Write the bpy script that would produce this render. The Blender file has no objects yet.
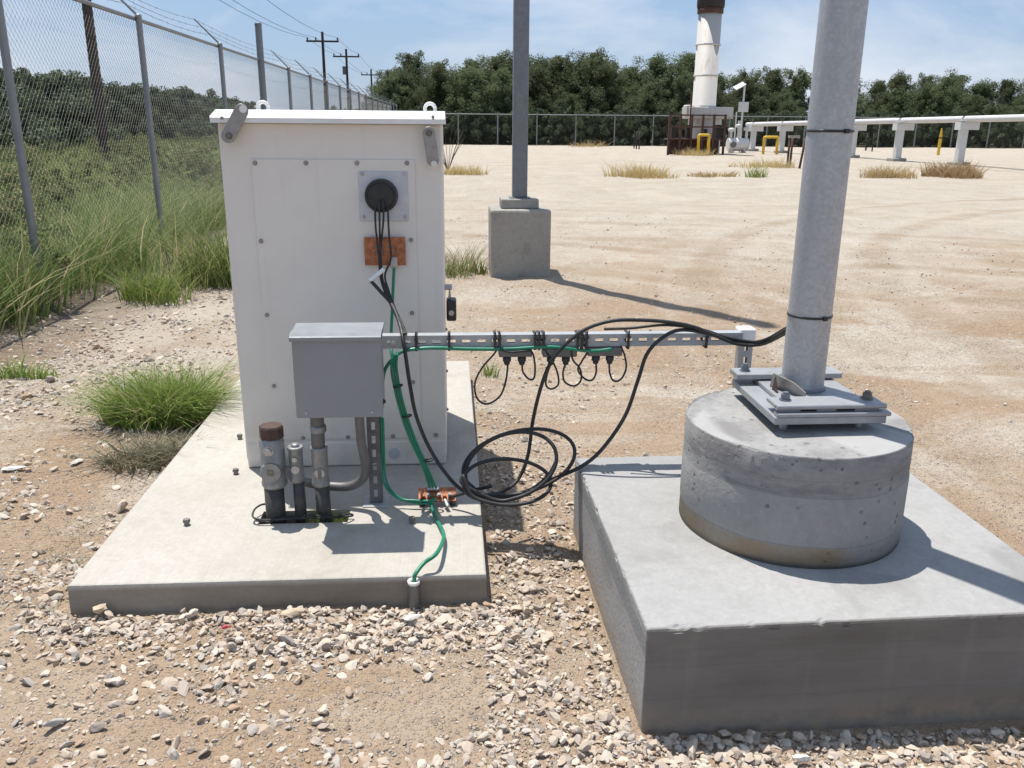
import bpy, bmesh, math, random
import numpy as np
from mathutils import Vector, Matrix, noise
R = math.radians
random.seed(7); rng = np.random.default_rng(7)
C = bpy.context.scene.collection

# ------------------------------------------------------------ camera and survey helpers
F_PX, HOR, CAMH, ROLL = 860.0, 124.0, 1.42, R(.45)
PITCH = math.atan((384 - HOR) / F_PX)
YAW = math.atan((512 - 448) * math.cos(PITCH) / F_PX)
cy_, sy_ = math.cos(YAW), math.sin(YAW)
FW = Vector((sy_*math.cos(PITCH), cy_*math.cos(PITCH), -math.sin(PITCH)))
R0 = Vector((cy_, -sy_, 0)); U0 = Vector((sy_*math.sin(PITCH), cy_*math.sin(PITCH), math.cos(PITCH)))
RT = R0*math.cos(ROLL) + U0*math.sin(ROLL); UP = U0*math.cos(ROLL) - R0*math.sin(ROLL)
def ray(x, y): return FW + RT*((x-512)/F_PX) - UP*((y-384)/F_PX)
def on_z(x, y, z=0.0):
    d = ray(x, y); t = (z-CAMH)/d.z; return Vector((d.x*t, d.y*t, z))
def on_y(x, y, Y):
    d = ray(x, y); t = Y/d.y; return Vector((d.x*t, Y, CAMH+d.z*t))
def seen(x, y, z, m=200):
    v = Vector((x, y, z-CAMH)); w = v.dot(FW)
    if w < .3: return False
    px = 512+F_PX*v.dot(RT)/w; py = 384-F_PX*v.dot(UP)/w
    return -m < px < 1024+m and -m < py < 768+m

sc = bpy.context.scene
cam = bpy.data.objects.new('camera', bpy.data.cameras.new('camera')); C.objects.link(cam)
cam.data.sensor_width = 36; cam.data.lens = F_PX*36/1024
cam.data.clip_start = .05; cam.data.clip_end = 3000
cam.matrix_world = Matrix(((RT.x, UP.x, -FW.x, 0), (RT.y, UP.y, -FW.y, 0), (RT.z, UP.z, -FW.z, CAMH), (0, 0, 0, 1)))
sc.camera = cam

# ------------------------------------------------------------ mesh helpers
def B(): return bmesh.new()
def box(bm, x0, x1, y0, y1, z0, z1, bev=0.0, seg=1):
    r = bmesh.ops.create_cube(bm, size=1.0); vs = r['verts']
    for v in vs:
        v.co = Vector((x0+(v.co.x+.5)*(x1-x0), y0+(v.co.y+.5)*(y1-y0), z0+(v.co.z+.5)*(z1-z0)))
    if bev:
        es = list({e for v in vs for e in v.link_edges})
        bmesh.ops.bevel(bm, geom=es, offset=bev, segments=seg, affect='EDGES', profile=.5)
    return bm
def frame_of(d):
    d = d.normalized(); a = Vector((0, 0, 1)) if abs(d.z) < .9 else Vector((1, 0, 0))
    u = d.cross(a).normalized(); return u, d.cross(u).normalized()
def rings(bm, loops, cap=True, smooth=True):
    n = len(loops[0]); vs = [[bm.verts.new(p) for p in l] for l in loops]
    for a, b in zip(vs[:-1], vs[1:]):
        for i in range(n):
            f = bm.faces.new((a[i], a[(i+1) % n], b[(i+1) % n], b[i])); f.smooth = smooth
    if cap:
        bm.faces.new(vs[0][::-1]); bm.faces.new(vs[-1])
def cyl(bm, p0, p1, r0, r1=None, seg=20, cap=True):
    p0, p1 = Vector(p0), Vector(p1); r1 = r0 if r1 is None else r1; u, v = frame_of(p1-p0)
    L = []
    for p, r in ((p0, r0), (p1, r1)):
        L.append([p+(u*math.cos(2*math.pi*i/seg)+v*math.sin(2*math.pi*i/seg))*r for i in range(seg)])
    # own cap vertices keep the rims crisp
    rings(bm, L, cap=False)
    if cap:
        bm.faces.new([bm.verts.new(p) for p in L[0]][::-1]); bm.faces.new([bm.verts.new(p) for p in L[1]])
    return bm
def lathe(bm, c, prof, seg=32):
    c = Vector(c)
    rings(bm, [[c+Vector((r*math.cos(2*math.pi*i/seg), r*math.sin(2*math.pi*i/seg), z)) for i in range(seg)] for r, z in prof])
    return bm
def spline(pts, n=8):
    P = [Vector(p) for p in pts]
    if len(P) < 3: return P
    P = [P[0]*2-P[1]] + P + [P[-1]*2-P[-2]]; out = []
    for i in range(1, len(P)-2):
        for k in range(n):
            t = k/n; a, b, c, d = P[i-1], P[i], P[i+1], P[i+2]
            out.append(.5*((2*b)+(c-a)*t+(2*a-5*b+4*c-d)*t*t+(3*b-a-3*c+d)*t**3))
    out.append(P[-2]); return out
def tube(bm, pts, r, seg=8, n=8, raw=False, taper=None):
    P = [Vector(p) for p in pts] if raw else spline(pts, n)
    d = (P[1]-P[0]); u, v = frame_of(d); L = []
    for i, p in enumerate(P):
        t = (P[min(i+1, len(P)-1)]-P[max(i-1, 0)]).normalized()
        u = (u-t*u.dot(t)).normalized(); w = t.cross(u)
        rr = r if taper is None else r+(taper-r)*i/(len(P)-1)
        L.append([p+(u*math.cos(2*math.pi*k/seg)+w*math.sin(2*math.pi*k/seg))*rr for k in range(seg)])
    rings(bm, L); return bm
def prism(bm, pts, d):
    d = Vector(d); a = [bm.verts.new(Vector(p)) for p in pts]; b = [bm.verts.new(Vector(p)+d) for p in pts]; n = len(a)
    bm.faces.new(a[::-1]); bm.faces.new(b)
    for i in range(n): bm.faces.new((a[i], a[(i+1) % n], b[(i+1) % n], b[i]))
    bmesh.ops.recalc_face_normals(bm, faces=bm.faces); return bm
def bolt(bm, p, axis, r, h, seg=6):
    p = Vector(p); axis = Vector(axis)
    cyl(bm, p, p+axis*h*.3, r*1.45, seg=14); cyl(bm, p+axis*h*.3, p+axis*h, r, seg=seg)
    for f in bm.faces: 
        if len(f.verts) == 4 and seg == 6: f.smooth = False
    return bm

ORG = {}
def thing(name, label, cat, loc, group=None):
    o = bpy.data.objects.new(name, None); C.objects.link(o); o.location = loc; o.empty_display_size = .1
    o['label'] = label; o['category'] = cat
    if group: o['group'] = group
    ORG[o.name] = Vector(loc); return o
def link(name, me, mat, parent=None, loc=None):
    o = bpy.data.objects.new(name, me); C.objects.link(o)
    if mat and not me.materials: me.materials.append(mat)
    if parent: o.parent = parent
    return o
def part(name, bm, mat, parent=None, org=None, label=None):
    off = ORG[parent.name] if parent else Vector(org or (0, 0, 0))
    bmesh.ops.translate(bm, verts=bm.verts, vec=-off)
    me = bpy.data.meshes.new(name); bm.to_mesh(me); bm.free()
    o = link(name, me, mat, parent)
    if not parent: o.location = off
    ORG[o.name] = off
    if label: o['label'] = label
    return o
def single(name, bm, mat, label, cat, org, group=None):
    o = part(name, bm, mat, None, org); o['label'] = label; o['category'] = cat
    if group: o['group'] = group
    return o
def copy_tree(o, loc=None, rz=None, s=None, label=None, parent=None):
    c = o.copy(); C.objects.link(c)
    if parent: c.parent = parent
    if loc is not None: c.location = loc
    if rz is not None: c.rotation_euler = (0, 0, rz)
    if s is not None: c.scale = s
    if label: c['label'] = label
    for ch in list(o.children): copy_tree(ch, parent=c)
    return c
def np_mesh(name, V, Fc, smooth=False):
    """V (n,3), Fc (m,k) -> mesh"""
    me = bpy.data.meshes.new(name); k = Fc.shape[1]; m = len(Fc)
    me.vertices.add(len(V)); me.vertices.foreach_set('co', np.ascontiguousarray(V, dtype=np.float32).ravel())
    me.loops.add(m*k); me.loops.foreach_set('vertex_index', np.ascontiguousarray(Fc, dtype=np.int32).ravel())
    me.polygons.add(m); me.polygons.foreach_set('loop_start', np.arange(0, m*k, k, dtype=np.int32))
    me.polygons.foreach_set('use_smooth', np.full(m, smooth)); me.update(calc_edges=True); return me

# ------------------------------------------------------------ materials
class NT:
    def __init__(s, name, world=False):
        s.m = bpy.data.materials.new(name); s.m.use_nodes = True; s.t = s.m.node_tree; s.n = s.t.nodes; s.l = s.t.links
        s.bsdf = s.n['Principled BSDF']; s.co = s.n.new('ShaderNodeTexCoord')
    def put(s, sock, v):
        if hasattr(v, 'is_output') or isinstance(v, bpy.types.NodeSocket): s.l.new(v, sock)
        elif isinstance(v, (tuple, list)) and sock.type == 'RGBA': sock.default_value = (*v, 1) if len(v) == 3 else v
        else: sock.default_value = v
    def noise(s, scale, detail=6, rough=.6, vec=None, dist=0.0, col=False):
        n = s.n.new('ShaderNodeTexNoise'); n.inputs['Scale'].default_value = scale; n.inputs['Detail'].default_value = detail
        n.inputs['Roughness'].default_value = rough; n.inputs['Distortion'].default_value = dist
        s.l.new(vec or s.co.outputs['Object'], n.inputs['Vector']); return n.outputs['Color' if col else 'Fac']
    def vor(s, scale, vec=None, feature='F1', out='Distance', rand=1.0):
        n = s.n.new('ShaderNodeTexVoronoi'); n.feature = feature; n.inputs['Scale'].default_value = scale
        n.inputs['Randomness'].default_value = rand
        s.l.new(vec or s.co.outputs['Object'], n.inputs['Vector']); return n.outputs[out]
    def mapr(s, v, a, b, c=0.0, d=1.0, smooth=False):
        n = s.n.new('ShaderNodeMapRange'); s.put(n.inputs[0], v)
        if smooth: n.interpolation_type = 'SMOOTHSTEP'
        for i, q in enumerate((a, b, c, d)): n.inputs[i+1].default_value = q
        return n.outputs[0]
    def math(s, op, a, b=0.0):
        n = s.n.new('ShaderNodeMath'); n.operation = op; n.use_clamp = False; s.put(n.inputs[0], a); s.put(n.inputs[1], b); return n.outputs[0]
    def mix(s, f, a, b, mode='MIX'):
        n = s.n.new('ShaderNodeMix'); n.data_type = 'RGBA'; n.blend_type = mode
        s.put(n.inputs[0], f); s.put(n.inputs[6], a); s.put(n.inputs[7], b); return n.outputs[2]
    def stretch(s, sx, sy, sz, vec=None):
        n = s.n.new('ShaderNodeMapping'); n.inputs['Scale'].default_value = (sx, sy, sz)
        s.l.new(vec or s.co.outputs['Object'], n.inputs['Vector']); return n.outputs[0]
    def bump(s, h, strength=.3, dist=.005):
        n = s.n.new('ShaderNodeBump'); n.inputs['Strength'].default_value = strength; n.inputs['Distance'].default_value = dist
        s.put(n.inputs['Height'], h); s.l.new(n.outputs[0], s.bsdf.inputs['Normal']); return n
    def island(s):
        g = s.n.new('ShaderNodeNewGeometry'); return g.outputs['Random Per Island']
    def pos(s):
        g = s.n.new('ShaderNodeNewGeometry'); return g.outputs['Position']
    def sep(s, v):
        n = s.n.new('ShaderNodeSeparateXYZ'); s.l.new(v, n.inputs[0]); return n.outputs
    def ramp(s, f, stops):
        n = s.n.new('ShaderNodeValToRGB'); e = n.color_ramp.elements; s.put(n.inputs[0], f)
        while len(e) < len(stops): e.new(.5)
        for el, (p, c) in zip(e, stops): el.position = p; el.color = (*c, 1)
        return n.outputs[0]
    def set(s, **k):
        for a, v in k.items():
            s.put(s.bsdf.inputs[{'color': 'Base Color', 'rough': 'Roughness', 'metal': 'Metallic', 'spec': 'Specular IOR Level', 'coat': 'Coat Weight'}[a]], v)
        return s.m
def basic(name, c1, c2=None, scale=10, rough=.55, metal=0.0, bump=.0, bscale=90, spec=.5, rvar=.12):
    t = NT(name); c2 = c2 or tuple(x*.8 for x in c1)
    n = t.noise(scale, 7, .65); f = t.mapr(n, .35, .68)
    t.set(color=t.mix(f, c1, c2), rough=t.mapr(t.noise(scale*3), .3, .7, max(.02, rough-rvar), min(1, rough+rvar)), metal=metal, spec=spec)
    if bump: t.bump(t.noise(bscale, 5), bump, .002)
    return t.m
M = {}
M['white_paint'] = basic('cabinet white paint', (.68, .645, .60), (.64, .605, .56), 5, .42, 0, .04, 300)
tw = NT('weathered cabinet paint'); pz_ = tw.sep(tw.co.outputs['Object'])[2]
n1 = tw.noise(5, 7, .65); st_ = tw.noise(1, 6, .7, tw.stretch(22, 22, .9)); n3 = tw.noise(60, 5, .7)
c = tw.mix(tw.mapr(n1, .35, .68), (.74, .70, .64), (.70, .66, .60)); c = tw.mix(tw.mapr(st_, .55, .8, 0, .35), c, (.50, .46, .40))
c = tw.mix(tw.math('MULTIPLY', tw.mapr(pz_, .0, .28, .65, 0), tw.mapr(n1, .3, .6)), c, (.50, .43, .34)); c = tw.mix(tw.mapr(n3, .66, .78, 0, .4), c, (.45, .41, .36))
tw.set(color=c, rough=tw.mapr(n1, .3, .7, .38, .6)); tw.bump(tw.noise(9, 3), .05, .01); M['white_paint'] = tw.m
M['white_lid'] = basic('lid white paint', (.80, .79, .77), (.72, .71, .68), 9, .4)
M['far_white'] = basic('white pipe paint', (.62, .62, .62), (.54, .53, .51), 2, .45)
M['grey_box'] = basic('grey powder coat', (.255, .265, .28), (.235, .245, .26), 6, .4, 0, .05, 500)
M['black_plastic'] = basic('black plastic', (.02, .02, .021), (.035, .035, .036), 30, .42)
M['black_rubber'] = basic('black cable sheath', (.014, .014, .015), (.032, .031, .03), 18, .55)
M['black_tape'] = basic('black wrapped pipe', (.03, .028, .027), (.075, .07, .062), 25, .6, 0, .4, 120)
M['green_wire'] = basic('green wire sheath', (.010, .17, .092), (.02, .225, .13), 15, .4)
M['white_plastic'] = basic('white plastic', (.82, .82, .8), (.74, .74, .72), 12, .4)
M['rust_cap'] = basic('brown painted cap', (.045, .022, .018), (.085, .045, .034), 40, .6, 0, .3, 150)
M['cast_metal'] = basic('cast conduit fitting', (.30, .31, .32), (.22, .21, .19), 22, .5, .5, .25, 160)
M['conduit'] = basic('conduit grey', (.17, .168, .165), (.12, .115, .11), 14, .5, .3, .1, 150)
M['bolt'] = basic('zinc bolt', (.50, .50, .51), (.34, .33, .33), 40, .38, .6)
M['dark_bolt'] = basic('weathered bolt', (.13, .12, .11), (.24, .22, .19), 60, .6, .4)
M['zinc_blue'] = basic('blue zinc bolt', (.20, .23, .27), (.13, .15, .17), 60, .4, .5)
M['hasp'] = basic('bare steel bracket', (.36, .345, .33), (.27, .25, .235), 30, .48, .55, .15, 120)
M['alu_plate'] = basic('brushed plate', (.54, .57, .60), (.46, .48, .51), 14, .42, .35)
M['rust'] = basic('rusty steel', (.10, .045, .03), (.05, .025, .02), 4, .8)
M['dark_steel'] = basic('dark steel cap', (.012, .011, .011), (.028, .02, .018), 3, .7)
M['yellow'] = basic('yellow safety paint', (.72, .46, .03), (.62, .38, .03), 6, .45)
M['wood_pole'] = basic('dark creosote pole', (.045, .026, .02), (.085, .055, .042), 6, .85)
M['fence_wire'] = basic('galvanised fence wire', (.165, .165, .16), (.21, .21, .205), 20, .7, .1)
M['fence_post'] = basic('galvanised fence post', (.265, .27, .275), (.215, .22, .225), 5, .5, .45)
M['panel_blue'] = basic('solar panel', (.03, .04, .08), (.05, .06, .1), 4, .25)

# galvanised steel with spangle
def galv(name, base, dark, scale=60):
    t = NT(name); v = t.vor(scale, out='Color'); s = t.sep(v)[0]
    n = t.noise(9, 7, .7, t.stretch(1, 1, .4))
    c = t.mix(t.mapr(s, 0, 1, .0, .6), base, dark); c = t.mix(t.mapr(n, .45, .72), c, tuple(x*.8 for x in base))
    t.set(color=c, rough=t.mapr(s, 0, 1, .42, .6), metal=.35); t.bump(t.noise(250), .05, .001); return t.m
M['galv'] = galv('galvanised steel', (.47, .48, .49), (.35, .36, .375), 115)
M['plate'] = galv('bright base plate', (.345, .355, .365), (.285, .295, .305), 70)
M['post_dark'] = galv('shaded strut', (.14, .14, .145), (.10, .10, .105), 60)  # darker copy of the strut metal, the post's shade put into its colour
M['galv_bright'] = galv('bright galvanised strut', (.42, .435, .45), (.33, .345, .36), 90)
M['galv_dark'] = galv('dull galvanised pole', (.20, .21, .23), (.165, .175, .19), 40)
# copper
t = NT('copper bar'); n = t.noise(45, 6); t.set(color=t.mix(t.mapr(n, .38, .66), (.46, .185, .09), (.22, .09, .05)), rough=.42, metal=.6); M['copper'] = t.m
# stack paint with rust runs
t = NT('weathered stack paint'); n = t.noise(3, 7, .7, t.stretch(1.6, 1.6, .3)); n2 = t.noise(1.2, 5)
t.set(color=t.mix(t.mapr(n, .55, .74), t.mix(n2, (.52, .50, .465), (.46, .435, .395)), (.30, .20, .12)), rough=.6); M['stack'] = t.m

# concretes -----------------------------------------------------
def concrete(name, a, b, stain, pit=True, broom=False, big=1.6):
    t = NT(name); o = t.co.outputs['Object']
    n1 = t.noise(big, 8, .62); n2 = t.noise(14, 6, .7); n3 = t.noise(70, 4); n4 = t.noise(38, 7, .75)
    c = t.mix(t.mapr(n1, .35, .66), a, b); c = t.mix(t.mapr(n2, .5, .8, 0, .5), c, stain)
    c = t.mix(t.mapr(n4, .5, .72, 0, .4), c, tuple(x*.72 for x in a)); c = t.mix(t.mapr(n4, .3, .45, .35, 0), c, tuple(min(1, x*1.25) for x in a)); c = t.mix(t.mapr(n3, .3, .75, 0, .3), c, tuple(x*.62 for x in a))
    st = t.noise(3.1, 5, .55, dist=.6); c = t.mix(t.mapr(st, .58, .72, 0, .6), c, stain)
    h = t.math('ADD', n3, t.math('MULTIPLY', n2, .6))
    if pit:
        v = t.math('SUBTRACT', t.vor(30, rand=1.0), t.math('MULTIPLY', t.sep(t.vor(30, out='Color'))[1], .14)); big_n = t.noise(5.3, 3); hole = t.math('MULTIPLY', t.mapr(v, .05, .11, 1, 0), t.mapr(big_n, .47, .53))
        c = t.mix(t.math('MULTIPLY', hole, .75), c, tuple(x*.35 for x in a)); h = t.math('SUBTRACT', h, t.math('MULTIPLY', hole, 2.2))
    if broom:
        w = t.noise(1, 3, .5, t.stretch(150, 3, 3)); h = t.math('ADD', h, t.math('MULTIPLY', w, .9))
        c = t.mix(t.mapr(w, .35, .7, 0, .16), c, tuple(x*.7 for x in a))
    t.set(color=c, rough=.88, spec=.3); t.bump(h, .55, .004); return t
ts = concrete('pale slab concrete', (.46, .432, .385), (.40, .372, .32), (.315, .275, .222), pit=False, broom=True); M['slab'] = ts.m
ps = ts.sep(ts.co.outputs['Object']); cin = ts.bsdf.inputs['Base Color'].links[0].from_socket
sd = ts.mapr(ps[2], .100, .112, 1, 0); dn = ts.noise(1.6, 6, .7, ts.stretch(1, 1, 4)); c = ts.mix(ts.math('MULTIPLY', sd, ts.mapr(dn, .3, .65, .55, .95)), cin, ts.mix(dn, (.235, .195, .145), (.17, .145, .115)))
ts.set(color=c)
M['footing'] = concrete('old footing concrete', (.37, .35, .31), (.315, .295, .26), (.18, .165, .14), big=3).m
# pad concrete: grey, darker smeared rims
tp = concrete('grey pad concrete', (.36, .355, .345), (.315, .31, .30), (.215, .21, .20), pit=False)
p = tp.sep(tp.co.outputs['Object']); nx = tp.noise(3.5, 5, .6)
cin = tp.bsdf.inputs['Base Color'].links[0].from_socket
zz = tp.math('ADD', p[2], tp.math('MULTIPLY', nx, .03))
band = tp.math('MULTIPLY', tp.mapr(zz, .208, .216), tp.mapr(zz, .262, .27, 1, 0))      # smear of fresh cement under the arris, left face
left = tp.mapr(p[0], .012, .02, 1, 0)
c = tp.mix(tp.math('MULTIPLY', tp.math('MULTIPLY', band, left), .55), cin, (.17, .185, .19))
bk = tp.mapr(tp.math('ADD', p[1], tp.math('MULTIPLY', nx, .05)), 1.035, 1.045)
c = tp.mix(tp.math('MULTIPLY', bk, .35), c, (.21, .22, .235))
fr = tp.mapr(p[1], .004, .010, 1, 0)  # front face only: shade put into the colour, along with brown stain
front_tone = tp.noise(1, 5, .7, tp.stretch(1.2, 8, 9))
c = tp.mix(tp.math('MULTIPLY', fr, tp.mapr(front_tone, .3, .65, .72, 1)), c, tp.mix(tp.mapr(tp.noise(2.2, 5, .6, tp.stretch(.6, 1, 2.5)), .35, .65), (.185, .172, .155), (.125, .114, .10)))
sp2 = tp.noise(16, 6, .7); c = tp.mix(tp.math('MULTIPLY', tp.mapr(tp.math('ADD', p[2], tp.math('MULTIPLY', sp2, .08)), .05, .12, .75, 0), tp.mapr(sp2, .3, .6)), c, (.31, .245, .175))
drip = tp.noise(1, 5, .65, tp.stretch(14, 14, .8)); side = tp.mapr(p[2], .255, .272, 1, 0); c = tp.mix(tp.math('MULTIPLY', side, tp.mapr(drip, .55, .8, 0, .28)), c, (.30, .29, .27))
def fl(z0, w_): return tp.math('MULTIPLY', tp.mapr(zz, z0-w_, z0-w_*.3), tp.mapr(zz, z0+w_*.3, z0+w_, 1, 0))
for z0, k_ in ((.098, .16), (.19, .12), (.235, .1)): c = tp.mix(tp.math('MULTIPLY', tp.math('MULTIPLY', fl(z0, .004), side), k_), c, (.09, .082, .072))
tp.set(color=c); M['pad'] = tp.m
# drum concrete: form bands, mud stain at the foot
td = concrete('cast drum concrete', (.345, .34, .33), (.295, .29, .282), (.20, .195, .187))
p = td.sep(td.co.outputs['Object']); nz = td.noise(4.5, 6, .62)
cin = td.bsdf.inputs['Base Color'].links[0].from_socket
z = td.math('ADD', p[2], td.math('MULTIPLY', td.math('SUBTRACT', nz, .5), .018))
def ln(z0, w): return td.math('MULTIPLY', td.mapr(z, z0-w, z0-w*.4), td.mapr(z, z0+w*.4, z0+w, 1, 0))
c = cin
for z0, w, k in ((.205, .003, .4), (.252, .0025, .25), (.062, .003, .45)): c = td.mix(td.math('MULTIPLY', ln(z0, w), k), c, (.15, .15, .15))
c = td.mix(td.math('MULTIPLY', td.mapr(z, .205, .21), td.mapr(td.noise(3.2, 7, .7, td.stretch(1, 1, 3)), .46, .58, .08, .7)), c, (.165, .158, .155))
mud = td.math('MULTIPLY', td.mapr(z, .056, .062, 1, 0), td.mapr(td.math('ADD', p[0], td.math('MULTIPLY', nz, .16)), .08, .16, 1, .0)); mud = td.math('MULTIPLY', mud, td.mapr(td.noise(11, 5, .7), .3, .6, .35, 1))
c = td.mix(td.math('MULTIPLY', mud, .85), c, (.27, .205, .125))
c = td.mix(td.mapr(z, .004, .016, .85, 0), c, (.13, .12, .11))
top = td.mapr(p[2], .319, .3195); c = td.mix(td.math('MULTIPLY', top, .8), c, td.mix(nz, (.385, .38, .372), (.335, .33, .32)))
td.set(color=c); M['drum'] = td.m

# vegetation
def leafmat(name, a, b, trans=.25, dry=None, clump=0):
    t = NT(name); i = t.island()
    if clump: i = t.math('ADD', t.math('MULTIPLY', i, .3), t.mapr(t.noise(clump, 4, .6, t.pos()), .32, .68, 0, .7))
    oi = t.n.new('ShaderNodeObjectInfo')
    c = t.mix(i, a, b)
    if dry: c = t.mix(t.mapr(t.math('FRACT', t.math('MULTIPLY', i, 7.31)), .78, .8), c, dry)
    hs = t.n.new('ShaderNodeHueSaturation'); t.l.new(c, hs.inputs['Color']); t.l.new(t.mapr(oi.outputs['Random'], 0, 1, .8, 1.2), hs.inputs['Value'])
    t.l.new(t.mapr(oi.outputs['Random'], 0, 1, .488, .512), hs.inputs['Hue']); c = hs.outputs[0]
    t.set(color=c, rough=.65, spec=.25)
    tr = t.n.new('ShaderNodeBsdfTranslucent'); t.l.new(c, tr.inputs[0])
    mx = t.n.new('ShaderNodeMixShader'); mx.inputs[0].default_value = trans
    t.l.new(t.bsdf.outputs[0], mx.inputs[1]); t.l.new(tr.outputs[0], mx.inputs[2]); t.l.new(mx.outputs[0], t.n['Material Output'].inputs[0]); return t.m
M['leaf'] = leafmat('mesquite foliage', (.098, .122, .060), (.155, .178, .088), .45, None, .9)
M['scrub'] = leafmat('scrub foliage', (.065, .085, .048), (.115, .138, .075), .4, None, 1.2)
M['grass'] = leafmat('green grass blades', (.13, .21, .035), (.25, .32, .08), .35, (.38, .34, .17))
M['field'] = leafmat('field grass blades', (.105, .165, .042), (.235, .27, .09), .4, (.42, .35, .19))
M['straw'] = leafmat('dry straw', (.44, .32, .15), (.56, .43, .23), .25)
M['deadgrass'] = leafmat('wilted grass', (.20, .20, .12), (.33, .31, .20), .25)
M['bark'] = basic('bark', (.06, .045, .035), (.10, .08, .06), 4, .9)

# stones: colour differs from stone to stone
def stonemat(name, stops):
    t = NT(name); i = t.island(); c = t.ramp(i, stops)
    n = t.noise(60, 5, .65, t.pos()); c = t.mix(t.mapr(n, .3, .65, .25, .85), c, t.mix(.3, c, (.37, .285, .205)))
    t.set(color=c, rough=.9, spec=.25); t.bump(t.noise(170, 4, .6, t.pos()), .35, .002); return t.m
M['gravel'] = stonemat('crushed limestone', [(0, (.52, .45, .37)), (.15, (.40, .34, .275)), (.3, (.60, .54, .46)), (.45, (.46, .36, .27)), (.58, (.36, .335, .31)), (.68, (.52, .43, .345)), (.76, (.25, .225, .205)), (.85, (.58, .53, .46)), (.93, (.36, .25, .17)), (1, (.42, .33, .25))])
M['stone_tan'] = basic('tan stone', (.50, .41, .29), (.40, .32, .22), 25, .9, 0, .5, 90)
M['stone_white'] = basic('white stone', (.66, .63, .58), (.55, .51, .45), 25, .9, 0, .5, 90)
M['stone_grey'] = basic('grey stone', (.33, .315, .30), (.42, .38, .33), 25, .9, 0, .5, 90)
M['red_plastic'] = basic('red plastic scrap', (.45, .04, .07), (.38, .05, .07), 25, .5)

# ground ---------------------------------------------------------
t = NT('caliche ground'); P = t.pos(); s = t.sep(P)
n_big = t.noise(.35, 6, .6, P); n_mid = t.noise(1.4, 7, .65, P); n_fine = t.noise(22, 6, .7, P); n_vf = t.noise(110, 4, .7, P)
dirt = t.mix(t.mapr(n_mid, .35, .68), (.345, .243, .158), (.385, .293, .212))
pale = t.mix(t.mapr(n_mid, .4, .65), (.51, .47, .40), (.455, .405, .33))
far = t.mapr(t.math('ADD', s[1], t.math('MULTIPLY', t.math('SUBTRACT', n_big, .5), 14)), 5.5, 11.5, 0, .95, True)
warp = t.noise(.55, 8, .68, t.stretch(.8, 1.1, 1, P), .8)
pat = t.math('MULTIPLY', t.mapr(warp, .47, .57), t.mapr(s[1], 2.4, 3.6, .35, 1))
lf = t.math('MULTIPLY', t.mapr(s[0], -.2, .6, .7, 0), t.mapr(s[1], 3.6, 5))
c = t.mix(t.math('MAXIMUM', t.math('MAXIMUM', t.math('MULTIPLY', pat, .85), lf), far), dirt, pale)
# ruts sweeping across the yard
sx = t.stretch(.16, .5, 1, P); rut = t.noise(1.0, 6, .65, sx, 1.6)
c = t.mix(t.math('MULTIPLY', t.mapr(rut, .54, .72), t.mapr(s[1], 5, 10, 0, .3)), c, (.37, .285, .195))
blot = t.noise(2.4, 7, .7, t.stretch(1, .6, 1, P)); c = t.mix(t.math('MULTIPLY', t.mapr(blot, .46, .7), t.mapr(s[1], 6, 14, .7, .25)), c, (.30, .222, .148))
def track(c, cx, cy, r, k, w=.16):
    dx = t.math('SUBTRACT', s[0], cx); dy = t.math('SUBTRACT', s[1], cy); d = t.math('SQRT', t.math('ADD', t.math('MULTIPLY', dx, dx), t.math('MULTIPLY', dy, dy)))
    d = t.math('ADD', d, t.math('MULTIPLY', t.math('SUBTRACT', n_mid, .5), .35))
    for rr in (r, r+1.7):
        e = t.math('ABSOLUTE', t.math('SUBTRACT', d, rr)); m = t.math('MULTIPLY', t.mapr(e, w*.5, w*1.5, 1, 0, True), t.mapr(t.noise(1.1, 6, .7, P), .38, .6))
        c = t.mix(t.math('MULTIPLY', m, k), c, (.285, .205, .13))
        m2 = t.mapr(t.math('ABSOLUTE', t.math('SUBTRACT', e, w*2)), 0, w*.7, 1, 0, True); c = t.mix(t.math('MULTIPLY', m2, k*.45), c, (.52, .47, .40))
    return c
for a_ in ((9.5, 21, 13.2, .6), (-2, -8, 19.5, .4), (16, 4, 12.5, .55), (5, 30, 14, .3)): c = track(c, *a_)
or_ = t.noise(.42, 7, .7, t.stretch(.6, 1.3, 1, P), 1.0); c = t.mix(t.math('MULTIPLY', t.mapr(or_, .53, .63), t.mapr(s[1], 3, 16, .8, .08)), c, (.335, .235, .148))
# pebbles pressed into the dirt
def pebbles(c, sc_, keep, k, ca, cb):
    v = t.sep(t.vor(sc_, P, out='Color')); d = t.vor(sc_, P); m = t.math('MULTIPLY', t.mapr(d, .22, .42, 1, 0, True), t.mapr(v[0], keep, keep+.04)); m2 = t.math('MULTIPLY', m, patch)
    return t.mix(t.math('MULTIPLY', m2, k), c, t.mix(v[1], ca, cb)), m2
patch = t.mapr(t.noise(.8, 5, .6, P), .36, .56, .45, 1)
c, pb1 = pebbles(c, 150, .3, .8, (.20, .165, .13), (.52, .46, .39))
c, pb2 = pebbles(c, 60, .45, .85, (.21, .175, .14), (.56, .50, .43))
c, pb3 = pebbles(c, 22, .6, .7, (.24, .20, .16), (.55, .49, .42))
c = t.mix(t.mapr(n_fine, .48, .8, 0, .4), c, (.25, .175, .11))
c = t.mix(t.mapr(n_vf, .35, .75, 0, .3), c, (.26, .19, .125))
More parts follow.
